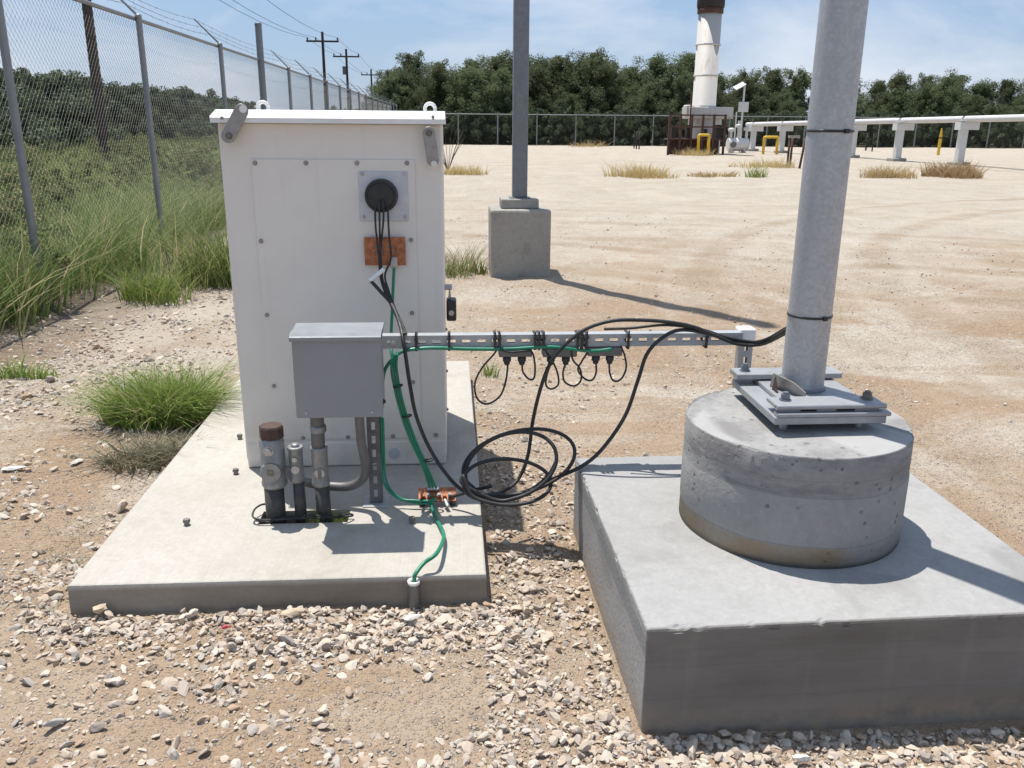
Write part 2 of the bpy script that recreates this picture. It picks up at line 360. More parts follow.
# soil of the field beyond the fence
fld = t.mapr(t.math('ADD', s[0], t.math('MULTIPLY', n_mid, .8)), -3.3, -2.6, 1, 0)
c = t.mix(fld, c, t.mix(t.mapr(n_mid, .35, .65), (.13, .11, .065), (.19, .16, .085)))
fwd = t.mapr(t.math('ADD', s[1], t.math('MULTIPLY', n_mid, 1.5)), 62.5, 63.3); c = t.mix(fwd, c, (.085, .075, .045))
dark_strip = t.math('MULTIPLY', t.mapr(t.math('ADD', s[0], t.math('MULTIPLY', n_mid, .9)), -2.6, -1.7, 1, 0), t.mapr(s[1], 4.3, 5.4))  # darker ground towards the left fence, fading out with distance
c = t.mix(t.math('MULTIPLY', dark_strip, t.mapr(s[1], 9, 14, .75, 0)), c, (.15, .115, .085))
t.set(color=c, rough=.95, spec=.15)
h = t.math('ADD', t.math('MULTIPLY', n_fine, 1.0), t.math('MULTIPLY', n_vf, .5)); h = t.math('ADD', h, t.math('MULTIPLY', pb2, .7)); h = t.math('ADD', h, t.math('MULTIPLY', pb1, .35)); h = t.math('ADD', h, t.math('MULTIPLY', blot, t.mapr(s[1], 5, 13, 1.6, 0))); h = t.math('ADD', h, t.math('MULTIPLY', t.noise(7, 5, .7, P), t.mapr(s[1], 4.5, 13, 2.2, .15)))
t.bump(h, .9, .016); M['ground'] = t.m

# ------------------------------------------------------------ ground
def gz(x, y):
    a = noise.noise((x*.9, y*.9, 0))*.022 + noise.noise((x*3.1, y*3.1, 4))*.014+noise.noise((x*8.3, y*8.3, 6))*.008
    if y > 5: a += noise.noise((x*.22, y*.22, 9))*.06*min(1, (y-5)/10)
    # lie level and a little low where concrete meets the ground
    if -1.3 < x < 2.0 and 1.4 < y < 5.0: a = a*.6
    if y < 6:
        e = max(0, min(1, (6-y)/2)); e *= e*(3-2*e); u = max(0, min(1, (x-.1)/.5)); u *= u*(3-2*u); a += e*(.026*(1-u)-.028*u) if y < 5 else 0
    if x < -2.6: a += -.05*min(1, (-2.6-x))
    return a
def axis(lo, hi, core0, core1, step, growth):
    a = list(np.arange(core0, core1+1e-6, step)); s = step; x = core1
    while x < hi: s *= growth; x += s; a.append(min(x, hi))
    s = step; x = core0
    while x > lo: s *= growth; x -= s; a.insert(0, max(x, lo))
    return np.array(sorted(set(np.round(a, 5))))
gx = axis(-900, 900, -3.2, 3.0, .035, 1.09); gy = axis(-30, 1500, .8, 5.2, .035, 1.075)
nxn, nyn = len(gx), len(gy)
V = np.array([(x, y, gz(x, y)) for y in gy for x in gx])
ii = np.arange(nxn*nyn).reshape(nyn, nxn)
Fq = np.stack([ii[:-1, :-1], ii[:-1, 1:], ii[1:, 1:], ii[1:, :-1]], -1).reshape(-1, 4)
g = link('ground', np_mesh('ground', V, Fq, True), M['ground']); g['kind'] = 'structure'; g['label'] = 'pale tan caliche and dirt yard with scattered stones'

# ------------------------------------------------------------ gravel (one mass)
def ico(sub):
    bm = B(); bmesh.ops.create_icosphere(bm, subdivisions=sub, radius=1); bm.verts.ensure_lookup_table()
    v = np.array([q.co[:] for q in bm.verts]); f = np.array([[q.index for q in fc.verts] for fc in bm.faces]); bm.free(); return v, f
def rockshape(sub, seed):
    v, f = ico(sub); r = np.random.default_rng(seed); w = v.copy()
    for _ in range(13 if sub > 1 else 7):                                   # cut facets
        d = r.normal(size=3); d /= np.linalg.norm(d); k = r.uniform(.34, .80); pr = w@d; m = pr > k
        w[m] -= np.outer(pr[m]-k, d)
    w += r.normal(size=w.shape)*(.03 if sub > 1 else .06); w *= np.array([1.15, r.uniform(.65, 1.0), r.uniform(.42, .85)]); return w, f
hiS = [rockshape(2, k) for k in range(10)]; loS = [rockshape(1, 50+k) for k in range(8)]
DIRT = [(on_z(x, y), rx, ry) for x, y, rx, ry in ((300, 705, .12, .06), (60, 665, .14, .06), (150, 740, .12, .05), (405, 725, .17, .12), (545, 615, .11, .10), (200, 640, .13, .06), (470, 700, .12, .1), (110, 500, .26, .17), (30, 545, .20, .16),
        (10, 440, .3, .3), (650, 425, .5, .25), (940, 470, .75, 1.1), (520, 400, .2, .2), (1000, 350, 1.6, 1.2), (380, 690, .12, .06))]
def inside(x, y, m=.0):
    return (-1.15-m < x < .10+m and 2.30-m < y < 4.78+m) or (.437-m < x < 1.66+m and 1.745-m < y < 2.86+m)
def dens(x, y):
    n = noise.noise((x*1.7, y*1.7, 2.2))*.5+.5; n2 = noise.noise((x*.6, y*.6, 7.7))*.5+.5
    d = min(1, max(.22, (n-.24)*2.3))
    for c, rx, ry in DIRT:
        q = ((x-c.x)/rx)**2+((y-c.y)/ry)**2
        if q < 1.6: d *= max(.05, min(1, (q-.55)/.9))
    # banked up along slab front, between the blocks and along the pad
    wob = noise.noise((x*2.3, 5.1, 0))*.12
    if y < 2.32 and x < .6: d = max(d, min(.9, (y-2.02-wob*1.3+min(0, x+.75)*.25)/.2))
    if .08 < x < .46 and 1.4 < y < 2.6: d = max(d, .75) if ((x-.3)/.08)**2+((y-2.1)/.2)**2 > 1 else d
    if y < 1.77+wob*.5 and x > .3: d = max(d, min(1, (y-1.4)/.15))
    if y > 5: d *= max(.15, 1-(y-5)/9)
    if x > .7 and y > 2.9: d *= .25+.6*n2
    if x < -2.5: d *= .5
    return d
def scatter(n, x0, x1, y0, y1, smin, smax, shapes, pile=0.0):
    Vs, Fs, off = [], [], 0; k = 0
    X = rng.uniform(x0, x1, n); Y = rng.uniform(y0, y1, n); U = rng.random(n)
    for x, y, u in zip(X, Y, U):
        if inside(x, y, .012) or u > dens(x, y) or not seen(x, y, 0, 420): continue
        sz = smin*(smax/smin)**(rng.random()**1.65); v, f = shapes[rng.integers(len(shapes))]
        a, b, c = rng.uniform(0, 6.28), rng.normal()*.35, rng.normal()*.35
        m = np.array(Matrix.Rotation(a, 3, 'Z')@Matrix.Rotation(b, 3, 'X')@Matrix.Rotation(c, 3, 'Y'))*sz*.5
        w = v@m.T; w += np.array([x, y, gz(x, y)+sz*rng.uniform(-.2, .15)+pile*rng.random()**2])
        Vs.append(w); Fs.append(f+off); off += len(w)
    return np.concatenate(Vs), np.concatenate(Fs), off
packs = [scatter(17000, -2.2, 2.2, 1.25, 2.6, .010, .046, hiS, .005), scatter(9000, -3.2, 2.6, 2.6, 5.5, .010, .045, loS, .002),
         scatter(46000, -2.6, 2.4, 1.3, 4.4, .004, .014, loS), scatter(42000, -4.8, 6.5, 3.6, 14.0, .009, .04, loS), scatter(15000, -3.6, -.9, 2.3, 9.0, .012, .055, loS, .003),
         scatter(520, -2.0, 1.9, 1.3, 2.35, .035, .068, hiS), scatter(1300, -3.4, -1.1, 2.3, 8.0, .035, .075, hiS),
         scatter(3000, .08, .50, 1.3, 3.4, .010, .042, hiS, .012), scatter(2600, -1.25, .25, 2.06, 2.32, .010, .046, hiS, .014), scatter(2300, .35, 2.0, 1.45, 1.77, .010, .044, hiS, .010)]
Vt, Ft, o = [], [], 0
for v, f, k in packs: Vt.append(v); Ft.append(f+o); o += k
gr = link('gravel', np_mesh('gravel', np.concatenate(Vt), np.concatenate(Ft)), M['gravel']); gr['kind'] = 'stuff'
gr['label'] = 'tan and grey crushed gravel lying around the concrete slabs'; gr['category'] = 'gravel'

def stone(p, sz, seed, mat, label, flat=(1, 1, 1), rot=(0, 0, 0), name='stone', cat='stone'):
    v, f = rockshape(2, seed); w = (v*np.array(flat)*sz*.5)@np.array(Matrix.Rotation(rot[2], 3, 'Z')@Matrix.Rotation(rot[0], 3, 'X')@Matrix.Rotation(rot[1], 3, 'Y')).T
    w[:, 2] -= w[:, 2].min()+.006
    o = link(name, np_mesh(name, w, f), M[mat]); p.z = gz(p.x, p.y)+(.020 if 2.0 < p.y < 2.32 else .010); o.location = p; o['label'] = label; o['category'] = cat
stone(on_z(101, 627), .075, 201, 'stone_tan', 'upright tan stone leaning on the front left corner of the pale slab', (.8, .7, 1.7), (.1, .2, .5))
stone(on_z(413, 632), .045, 202, 'stone_white', 'white stone at the foot of the ground rod sleeve', (1.2, .8, .9), (0, 0, .3))
stone(on_z(293, 630), .060, 203, 'stone_tan', 'orange tan stone against the front face of the pale slab', (1.3, .8, .9), (0, 0, .2))
stone(on_z(802, 756), .048, 204, 'stone_white', 'rounded white stone in front of the grey pad', (1.1, .9, 1.1))
stone(on_z(56, 735), .050, 205, 'stone_grey', 'dark brown grey stone in the gravel at the lower left', (1.2, .9, 1.2), (0, .2, .9))
stone(on_z(78, 473), .055, 206, 'stone_white', 'white stone on bare dirt below the small green tuft', (1.3, .8, .8), (0, 0, 1))
stone(on_z(17, 481), .065, 208, 'stone_white', 'pale flat stone on the dirt at the left edge', (1.4, .8, .7), (0, 0, .2))
stone(on_z(228, 641), .024, 207, 'red_plastic', 'small red plastic scrap lying on the gravel', (1, 1, 1), name='plastic_scrap', cat='litter')

# ------------------------------------------------------------ equipment slab
SX0, SX1, SY0, SY1, SZ = -1.132, .092, 2.316, 4.762, .12
hx0, hx1, hy0, hy1 = -.665, -.365, 2.695, 2.795
slab = thing('concrete_slab', 'pale flat concrete slab carrying the white cabinet', 'slab', ((SX0+SX1)/2, (SY0+SY1)/2, 0))
bm = B(); b = .006
def q(*p): return bm.faces.new([bm.verts.new(x) for x in p])
xs = [SX0+b, hx0, hx1, SX1-b]; ys = [SY0+b, hy0, hy1, SY1-b]
gv = [[bm.verts.new((x, y, SZ)) for x in xs] for y in ys]
for j in range(3):
    for i in range(3):
        if (i, j) != (1, 1): bm.faces.new((gv[j][i], gv[j][i+1], gv[j+1][i+1], gv[j+1][i]))
hv = [gv[1][1], gv[1][2], gv[2][2], gv[2][1]]; lv = [bm.verts.new((v.co.x, v.co.y, .03)) for v in hv]
for i in range(4): bm.faces.new((hv[i], hv[(i+1) % 4], lv[(i+1) % 4], lv[i]))
out = [gv[0][0], gv[0][1], gv[0][2], gv[0][3], gv[1][3], gv[2][3], gv[3][3], gv[3][2], gv[3][1], gv[3][0], gv[2][0], gv[1][0]]
def ex(v, o, z):
    x = SX0-o if abs(v.co.x-SX0-b) < 1e-5 else (SX1+o if abs(v.co.x-SX1+b) < 1e-5 else v.co.x)
    y = SY0-o if abs(v.co.y-SY0-b) < 1e-5 else (SY1+o if abs(v.co.y-SY1+b) < 1e-5 else v.co.y)
    return bm.verts.new((x, y, z))
prev = out
for o_, z_ in ((-.0015, SZ-.002), (0, SZ-.007), (.004, -.08)):
    cur = [ex(v, o_, z_) for v in out]
    for i in range(12): bm.faces.new((prev[i], prev[(i+1) % 12], cur[(i+1) % 12], cur[i])).smooth = False
    prev = cur
bmesh.ops.recalc_face_normals(bm, faces=bm.faces)
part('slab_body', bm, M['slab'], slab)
bm = B(); box(bm, hx0+.001, hx1-.001, hy0+.001, hy1-.001, .02, .045); soil = NT('dark soil'); soil.set(color=(.06, .045, .03), rough=.95)
part('soil_fill', bm, soil.m, slab)
for x, y in ((187, 525), (236, 474), (240, 439), (412, 523)):
    p = on_z(x, y, SZ); bm = B(); cyl(bm, p-Vector((0, 0, .01)), p+Vector((0, 0, .012)), .009, seg=10); cyl(bm, p+Vector((0, 0, .012)), p+Vector((0, 0, .022)), .013, .011, seg=6)
    part('anchor_stud', bm, M['dark_bolt'], slab)
# ground rod sleeve at slab front
p = on_z(413.5, 582, SZ); p.y = SY0-.022
sl = thing('ground_rod_sleeve', 'short grey pipe sleeve with white rim against the slab front', 'pipe', (p.x, p.y, 0))
bm = B(); cyl(bm, (p.x, p.y, -.05), (p.x, p.y, SZ-.006), .0165); part('pipe', bm, M['conduit'], sl)
bm = B(); lathe(bm, (p.x, p.y, SZ-.006), [(.012, -.02), (.012, .004), (.0185, .004), (.0185, -.006), (.0168, -.006)], 20); part('rim', bm, M['white_plastic'], sl)
ROD = p

# ------------------------------------------------------------ cabinet
CY0, CY1 = 3.20, 3.86; CX0, CX1 = -.810, -.030
cab = thing('equipment_cabinet', 'white steel equipment cabinet standing on the pale slab', 'cabinet', ((CX0+CX1)/2, (CY0+CY1)/2, SZ))
bm = B(); box(bm, CX0, CX1, CY0, CY1, .155, 1.4165, .004); part('body', bm, M['white_paint'], cab)
bm = B(); box(bm, CX0+.003, CX1-.003, CY0-.004, CY1, SZ+.001, .226, .008, 2); pl = part('plinth', bm, M['white_paint'], cab)
p = on_y(394, 453, CY0-.004); bm = B(); cyl(bm, p, p-Vector((0, .004, 0)), .022, seg=24); cyl(bm, p-Vector((0, .004, 0)), p-Vector((0, .0055, 0)), .017, seg=24); part('knockout', bm, M['alu_plate'], pl)
# lid with turned-down lip, sloping towards the front
bm = B(); lx0, lx1, ly0, ly1 = CX0-.016, CX1+.012, CY0-.035, CY1+.035
prism(bm, [(lx0, ly0, 1.417), (lx0, ly1, 1.417), (lx0, ly1, 1.450), (lx0, ly0+.09, 1.462), (lx0, ly0+.006, 1.440), (lx0, ly0, 1.434)], (lx1-lx0, 0, 0))
lid = part('lid', bm, M['white_lid'], cab)
for x, y in ((222, 118), (433, 117)):
    p = on_y(x, y, ly0); bm = B(); cyl(bm, p+Vector((0, .002, 0)), p-Vector((0, .003, 0)), .006, seg=12); part('rivet', bm, M['hasp'], lid)
# lifting eyes
for x, Y in ((263, CY1-.05), (430, CY1-.05)):
    p = on_y(x, 107, Y); bm = B(); c = Vector((p.x, Y, 1.478))
    tube(bm, [c+Vector((1.1*.0195*math.cos(a), 0, 1.1*.0195*math.sin(a))) for a in [i*math.pi*2/20 for i in range(21)]], .008, 10, raw=True)
    cyl(bm, (c.x, Y, 1.450), (c.x, Y, 1.462), .016); part('lifting_eye', bm, M['white_lid'], cab)
# access panel
p0 = on_y(251, 159, CY0); p1 = on_y(415, 438, CY0)
px0, px1, pz0, pz1 = p0.x, on_y(413, 300, CY0).x, .236, p0.z
px1 = -.128
bm = B(); box(bm, px0, px1, CY0-.005, CY0-.0015, pz0, pz1, .001); pan = part('access_panel', bm, M['white_paint'], cab)
for x, y in ((255, 163), (306, 163), (357, 163), (407, 163), (261, 241), (411, 240), (267, 315), (412, 313), (274, 386), (413, 382), (303, 438), (348, 437), (393, 436), (436, 435)):
    p = on_y(x, y, CY0-.004); bm = B(); cyl(bm, p, p-Vector((0, .003, 0)), .0085, seg=14); cyl(bm, p-Vector((0, .003, 0)), p-Vector((0, .008, 0)), .0058, seg=6); part('screw', bm, M['hasp'], pan)
# cable entry plate and boot
a = on_y(358, 171, CY0); d = on_y(409, 221, CY0)
bm = B(); box(bm, a.x, d.x, CY0-.009, CY0-.0052, d.z, a.z, .0015); ep = part('entry_plate', bm, M['alu_plate'], cab)
for x, y in ((362, 174), (404, 174), (364, 217), (405, 217)):
    p = on_y(x, y, CY0-.009); bm = B(); bolt(bm, p, (0, -1, 0), .005, .006); part('screw', bm, M['bolt'], ep)
bt = on_y(381, 196, CY0-.03); bm = B(); cyl(bm, (bt.x, CY0-.009, bt.z), (bt.x, CY0-.045, bt.z), .060, .057, seg=36); cyl(bm, (bt.x, CY0-.045, bt.z), (bt.x, CY0-.052, bt.z), .048, .044, seg=36)
boot = part('cable_boot', bm, M['black_rubber'], ep)
# copper bus bar
a = on_y(364, 237, CY0-.02); d = on_y(406, 265, CY0-.02)
bm = B(); box(bm, a.x, d.x, CY0-.026, CY0-.020, d.z, a.z, .001); bus = part('bus_bar', bm, M['copper'], cab)
for i in range(4):
    for j in range(2):
        bm = B(); c = Vector((a.x+.04+i*.024, CY0-.026, a.z-.035-.02*j)); cyl(bm, c, c-Vector((0, .003, 0)), .0045, seg=10); part('bar_hole', bm, M['dark_bolt'], bus)
for x in (a.x+.016, d.x-.016):
    bm = B(); bolt(bm, (x, CY0-.026, (a.z+d.z)/2), (0, -1, 0), .007, .008); part('bolt', bm, M['copper'], bus)
for x in (a.x+.016, d.x-.016):
    bm = B(); cyl(bm, (x, CY0-.006, (a.z+d.z)/2), (x, CY0-.0202, (a.z+d.z)/2), .009); part('standoff', bm, M['bolt'], bus)
lug = on_y(394, 262, CY0-.03); bm = B(); box(bm, lug.x-.012, lug.x+.012, CY0-.034, CY0-.027, lug.z-.02, lug.z+.018, .002); part('cable_lug', bm, M['bolt'], bus)
# corner brackets (lifting straps folded down)
def strap(p0, p1, w, name, lab):
    p0, p1 = Vector(p0), Vector(p1); d = (p1-p0).normalized(); u = Vector((d.z, 0, -d.x)); y = ly0-.012; bm = B(); pts = []
    for k in range(13):
        a = math.pi*k/12; pts.append(p1+d*math.sin(a)*w+u*math.cos(a)*w)
    for k in range(13):
        a = math.pi*k/12; pts.append(p0-d*math.sin(a)*w-u*math.cos(a)*w)
    for q_ in pts: q_.y = y
    prism(bm, pts, (0, .006, 0)); bmesh.ops.bevel(bm, geom=bm.edges[:], offset=.001, segments=1, affect='EDGES')
    o = part('bracket', bm, M['hasp'], cab, label=lab)
    return o, d
o, d = strap(on_y(229, 136, ly0), on_y(242, 111, ly0), .024, 'bracket', 'steel bracket tilted to the right at the upper left corner')
p = on_y(229, 136, ly0-.012); bm = B(); bolt(bm, (p.x, ly0-.012, p.z), (0, -1, 0), .008, .012); cyl(bm, (p.x, ly0-.006, p.z), (p.x, CY0, p.z), .012); part('bolt', bm, M['dark_bolt'], o)
p = on_y(243, 109, ly0-.0125); bm = B(); cyl(bm, (p.x, ly0-.0122, p.z), (p.x, ly0-.0135, p.z), .013); part('eyelet', bm, M['white_lid'], o)
o, d = strap(on_y(433, 160, ly0), on_y(429, 133, ly0), .022, 'bracket', 'steel bracket hanging straight down at the upper right corner')
for x, y, m in ((429, 133, 'dark_bolt'), (434, 164, 'white_paint')):
    p = on_y(x, y, ly0-.012); bm = B(); bolt(bm, (p.x, ly0-.012, p.z), (0, -1, 0), .008, .011); cyl(bm, (p.x, ly0-.006, p.z), (p.x, CY0, p.z), .012); part('bolt', bm, M[m], o)
# side latches
p = on_y(452, 306, 3.42); bm = B(); box(bm, CX1+.006, CX1+.046, 3.38, 3.46, p.z-.055, p.z+.03, .008, 2); pk = single('padlock', bm, M['black_plastic'], 'black padlock hanging on the right side of the white cabinet', 'padlock', (CX1+.02, 3.42, p.z-.04))
bm = B(); c0 = Vector((CX1+.02, 3.42, p.z+.03)); tube(bm, [c0+Vector((-.003, -.016, 0)), c0+Vector((0, -.014, .035)), c0+Vector((0, 0, .05)), c0+Vector((0, .014, .035)), c0+Vector((.002, .016, 0))], .0035, 8); part('shackle', bm, M['bolt'], pk)
bm = B(); cyl(bm, (CX1+.026, 3.38, p.z-.02), (CX1+.026, 3.377, p.z-.02), .011); part('keyhole_disc', bm, M['bolt'], pk)
bm = B(); box(bm, CX1-.002, CX1+.03, 3.37, 3.47, p.z+.075, p.z+.08, .001); part('hasp', bm, M['hasp'], cab)
p = on_y(229, 300, 3.5); bm = B(); box(bm, CX0-.02, CX0+.001, 3.46, 3.52, p.z-.06, p.z+.07, .004); lt = part('side_latch', bm, M['hasp'], cab)
bm = B(); box(bm, CX0-.028, CX0-.0203, 3.475, 3.505, p.z+.045, p.z+.07, .003); part('latch_tab', bm, M['white_plastic'], lt)
# bolts on right edge strip and feet
for z_ in (.25, .42, .6):
    bm = B(); bolt(bm, (CX1, 3.5, z_), (1, 0, 0), .006, .008); part('screw', bm, M['hasp'], cab)

# ------------------------------------------------------------ strut posts, rail, junction box
def strut_x(bm, x0, x1, y, zc, h=.044, pitch=.0505, sl=.028, sh=.013, d=.041, th=.003):
    z0, z1 = zc-h/2, zc+h/2
    box(bm, x0, x1, y, y+th, z0, zc-sh/2); box(bm, x0, x1, y, y+th, zc+sh/2, z1)
    n = int((x1-x0)/pitch); e = (x1-x0-n*pitch)/2; X = x0
    for i in range(n+1):
        xe = x0+e+i*pitch+(pitch-sl)/2 if i < n else x1
        box(bm, X, xe, y, y+th, zc-sh/2, zc+sh/2); X = xe+sl
    box(bm, x0, x1, y+th, y+d, z0, z0+th); box(bm, x0, x1, y+th, y+d, z1-th, z1)
    box(bm, x0, x1, y+d-th, y+d, z0+th, z0+.010); box(bm, x0, x1, y+d-th, y+d, z1-.010, z1-th)
def strut_z(bm, xc, y, z0, z1, **k):
    t_ = B(); strut_x(t_, z0, z1, 0, 0, **k)
    for v in t_.verts: v.co = Vector((xc+v.co.z, y+v.co.y, v.co.x))
    bmesh.ops.reverse_faces(t_, faces=t_.faces)
    me = bpy.data.meshes.new('tmp'); t_.to_mesh(me); bm.from_mesh(me); t_.free(); bpy.data.meshes.remove(me)
RY = 2.835; RZ = .712
pb = on_z(376, 506, SZ)
lp = thing('strut_post', 'slotted galvanized post on the slab carrying the grey junction box', 'post', (pb.x, RY+.02, SZ))
bm = B(); strut_z(bm, pb.x, RY-.002, SZ+.006, .755); part('channel', bm, M['post_dark'], lp)
bm = B(); box(bm, pb.x-.045, pb.x+.045, RY-.03, RY+.07, SZ, SZ+.005, .001); part('foot_plate', bm, M['galv'], lp)
ra = Vector((pb.x+.026, RY, RZ+.005)); rbx = on_y(741, 337, RY).x
rail = thing('strut_rail', 'long horizontal slotted galvanized rail between the two posts', 'rail', (ra.x, RY, RZ))
bm = B(); strut_x(bm, ra.x, rbx+.006, RY, RZ+.001); part('channel', bm, M['galv_bright'], rail)
for x in (393, 735):
    p = on_y(x, 342, RY); bm = B(); bolt(bm, (p.x, RY, RZ), (0, -1, 0), .007, .01); part('bolt', bm, M['bolt'], rail)
rp = on_y(748.5, 340, RY+.0).x
rpost = thing('strut_post', 'slotted galvanized post with white cap behind the concrete drum', 'post', (rp, RY+.08, 0))
bm = B(); strut_z(bm, rp, RY+.045-.03, -.02, RZ+.012, h=.046); part('channel', bm, M['galv_bright'], rpost)
bm = B(); box(bm, rp-.029, rp+.029, RY+.006, RY+.068, RZ-.008, RZ+.034, .007, 3); part('cap', bm, M['white_plastic'], rpost)
# junction box with sloped hood
JY = 2.65; a = on_y(290, 338, JY); d = on_y(382, 416, JY); bk = RY-.05; jx0, jx1 = a.x, on_y(381, 336, JY).x; zt, zb = a.z, d.z
jb = thing('junction_box', 'grey metal junction box with sloped hood on the slotted post', 'junction box', ((jx0+jx1)/2, (JY+bk)/2, zb))
bm = B(); box(bm, jx0+.006, jx1-.006, JY+.014, bk, zb, zt+.0118, .003); part('body', bm, M['grey_box'], jb)
bm = B(); box(bm, jx0+.003, jx1-.003, JY, JY+.0135, zb-.004, zt-.006, .0025); cv = part('cover', bm, M['grey_box'], jb)
bm = B(); prism(bm, [(jx0-.003, JY-.008, zt-.010), (jx0-.003, JY-.008, zt+.002), (jx0-.003, bk, zt+.0175), (jx0-.003, bk, zt+.0125), (jx0-.003, JY+.014, zt+.0125), (jx0-.003, JY-.006, zt-.006)], (jx1-jx0+.003, 0, 0))
part('hood', bm, M['grey_box'], jb)
for x, y in ((306, 413), (372, 412)):
    p = on_y(x, y, JY); bm = B(); cyl(bm, p, p-Vector((0, .003, 0)), .004, seg=10); part('screw', bm, M['bolt'], cv)
bm = B(); box(bm, pb.x-.03, pb.x+.03, bk+.0005, RY-.0025, zb+.06, zt-.06); part('mounting_bracket', bm, M['galv_dark'], jb)
bm = B(); bolt(bm, (jx1-.006, JY+.06, zb+.03), (1, 0, 0), .006, .008); part('knob', bm, M['black_plastic'], jb)

# ------------------------------------------------------------ conduit stubs
CYD = 2.745
def zat(x, y): return on_y(x, y, CYD).z
def disc(bm, p, r, h=.006): cyl(bm, p, Vector(p)-Vector((0, h, 0)), r, r*.92, seg=24)
x = on_y(275, 500, CYD).x; xt = on_y(271, 450, CYD).x; st = thing('conduit_stub', 'thick black conduit stub with galvanized fitting and brown cap', 'conduit', (x, CYD, .045), 'conduit stubs in the slab opening')
z1, z2, z3, z4 = zat(273, 484), zat(272, 438), zat(272, 436), zat(272, 425)
bm = B(); lathe(bm, (x, CYD, 0), [(.033, .03), (.033, z1), (.030, z1)], 24); part('pipe', bm, M['black_tape'], st)
bm = B(); lathe(bm, (xt+.004, CYD, 0), [(.036, z1-.008), (.042, z1), (.043, z1+.012), (.041, z1+.016), (.041, z2-.008), (.036, z2), (.034, z2+.004)], 28)
fit = part('fitting', bm, M['cast_metal'], st)
bm = B(); pz = zat(271, 468); disc(bm, (xt+.003, CYD-.038, pz), .036, .008); part('cover_disc', bm, M['cast_metal'], fit)
bm = B(); box(bm, xt-.009, xt+.013, CYD-.0475, CYD-.0455, pz-.011, pz+.011); part('label', bm, M['dark_bolt'], fit)
bm = B(); pz = zat(270, 447); bolt(bm, (xt, CYD-.038, pz), (0, -1, 0), .012, .014); part('plug', bm, M['bolt'], fit)
bm = B(); lathe(bm, (xt+.006, CYD, 0), [(.036, z2+.002), (.040, z2+.004), (.040, z4-.006), (.036, z4), (.001, z4+.001)], 8)
for f_ in bm.faces: f_.smooth = False
part('cap', bm, M['rust_cap'], st)
x = on_y(300, 500, CYD).x; st = thing('conduit_stub', 'thin black conduit stub with small galvanized fitting, middle of the three', 'conduit', (x, CYD, .045), 'conduit stubs in the slab opening')
z1, z2 = zat(299, 480), zat(299, 446); bm = B(); lathe(bm, (x, CYD, 0), [(.020, .03), (.020, z1), (.018, z1)], 20); part('pipe', bm, M['black_tape'], st)
bm = B(); lathe(bm, (x-.004, CYD, 0), [(.021, z1-.006), (.025, z1), (.025, z1+.012), (.023, z1+.016), (.0235, z2-.012), (.027, z2-.008), (.027, z2-.001), (.022, z2)], 24); fit = part('fitting', bm, M['cast_metal'], st)
bm = B(); lathe(bm, (x-.004, CYD, 0), [(.015, z2), (.015, z2+.008), (.001, z2+.0085)], 6); part('plug', bm, M['bolt'], fit)
for yy, r in ((467, .015), (457, .009)):
    bm = B(); disc(bm, (x-.004, CYD-.022, zat(299, yy)), r, .006); part('cover_disc', bm, M['bolt'], fit)
x = on_y(323, 500, CYD).x; xt = on_y(318, 430, CYD).x; st = thing('conduit_stub', 'black conduit stub rising through a fitting into the junction box', 'conduit', (x, CYD, .045), 'conduit stubs in the slab opening')
z1, z2 = zat(322, 484), zat(322, 446); bm = B(); lathe(bm, (x, CYD, 0), [(.027, .03), (.025, z1), (.022, z1)], 22); part('pipe', bm, M['black_tape'], st)
bm = B(); lathe(bm, (x-.003, CYD, 0), [(.024, z1-.006), (.030, z1), (.030, z1+.014), (.027, z1+.02), (.028, z2-.012), (.030, z2-.008), (.028, z2)], 24); fit = part('fitting', bm, M['cast_metal'], st)
bm = B(); disc(bm, (x-.001, CYD-.026, zat(322, 470)), .018, .007); part('cover_disc', bm, M['bolt'], fit)
bm = B(); box(bm, x-.007, x+.006, CYD-.0345, CYD-.0325, zat(322, 475), zat(322, 466)); part('label', bm, M['dark_bolt'], fit)
bm = B(); cyl(bm, (x-.005, CYD, z2-.002), (xt, CYD, zb+.012), .023); rz_ = part('riser', bm, M['conduit'], st)
bm = B(); lathe(bm, (xt+.001, CYD, 0), [(.024, zat(320, 432)), (.027, zat(320, 431)), (.027, zat(320, 426)), (.024, zat(320, 425))], 22); part('coupling', bm, M['cast_metal'], rz_)
# flexible conduit
fy = CYD+.02; pts = [Vector((on_y(359, 415, fy).x, fy, zb+.012))]+[on_y(a_, b_, c_) for a_, b_, c_ in ((361, 440, fy+.01), (365, 462, fy+.02), (363, 478, fy+.035), (350, 486, fy+.05), (330, 486, fy+.07), (305, 482, fy+.09), (286, 474, fy+.12), (280, 466, fy+.2), (280, 462, CY0+.01))]
fc = single('flexible_conduit', tube(B(), pts, .016, 14), M['conduit'], 'grey flexible conduit curving from junction box back to the cabinet', 'conduit', pts[0])
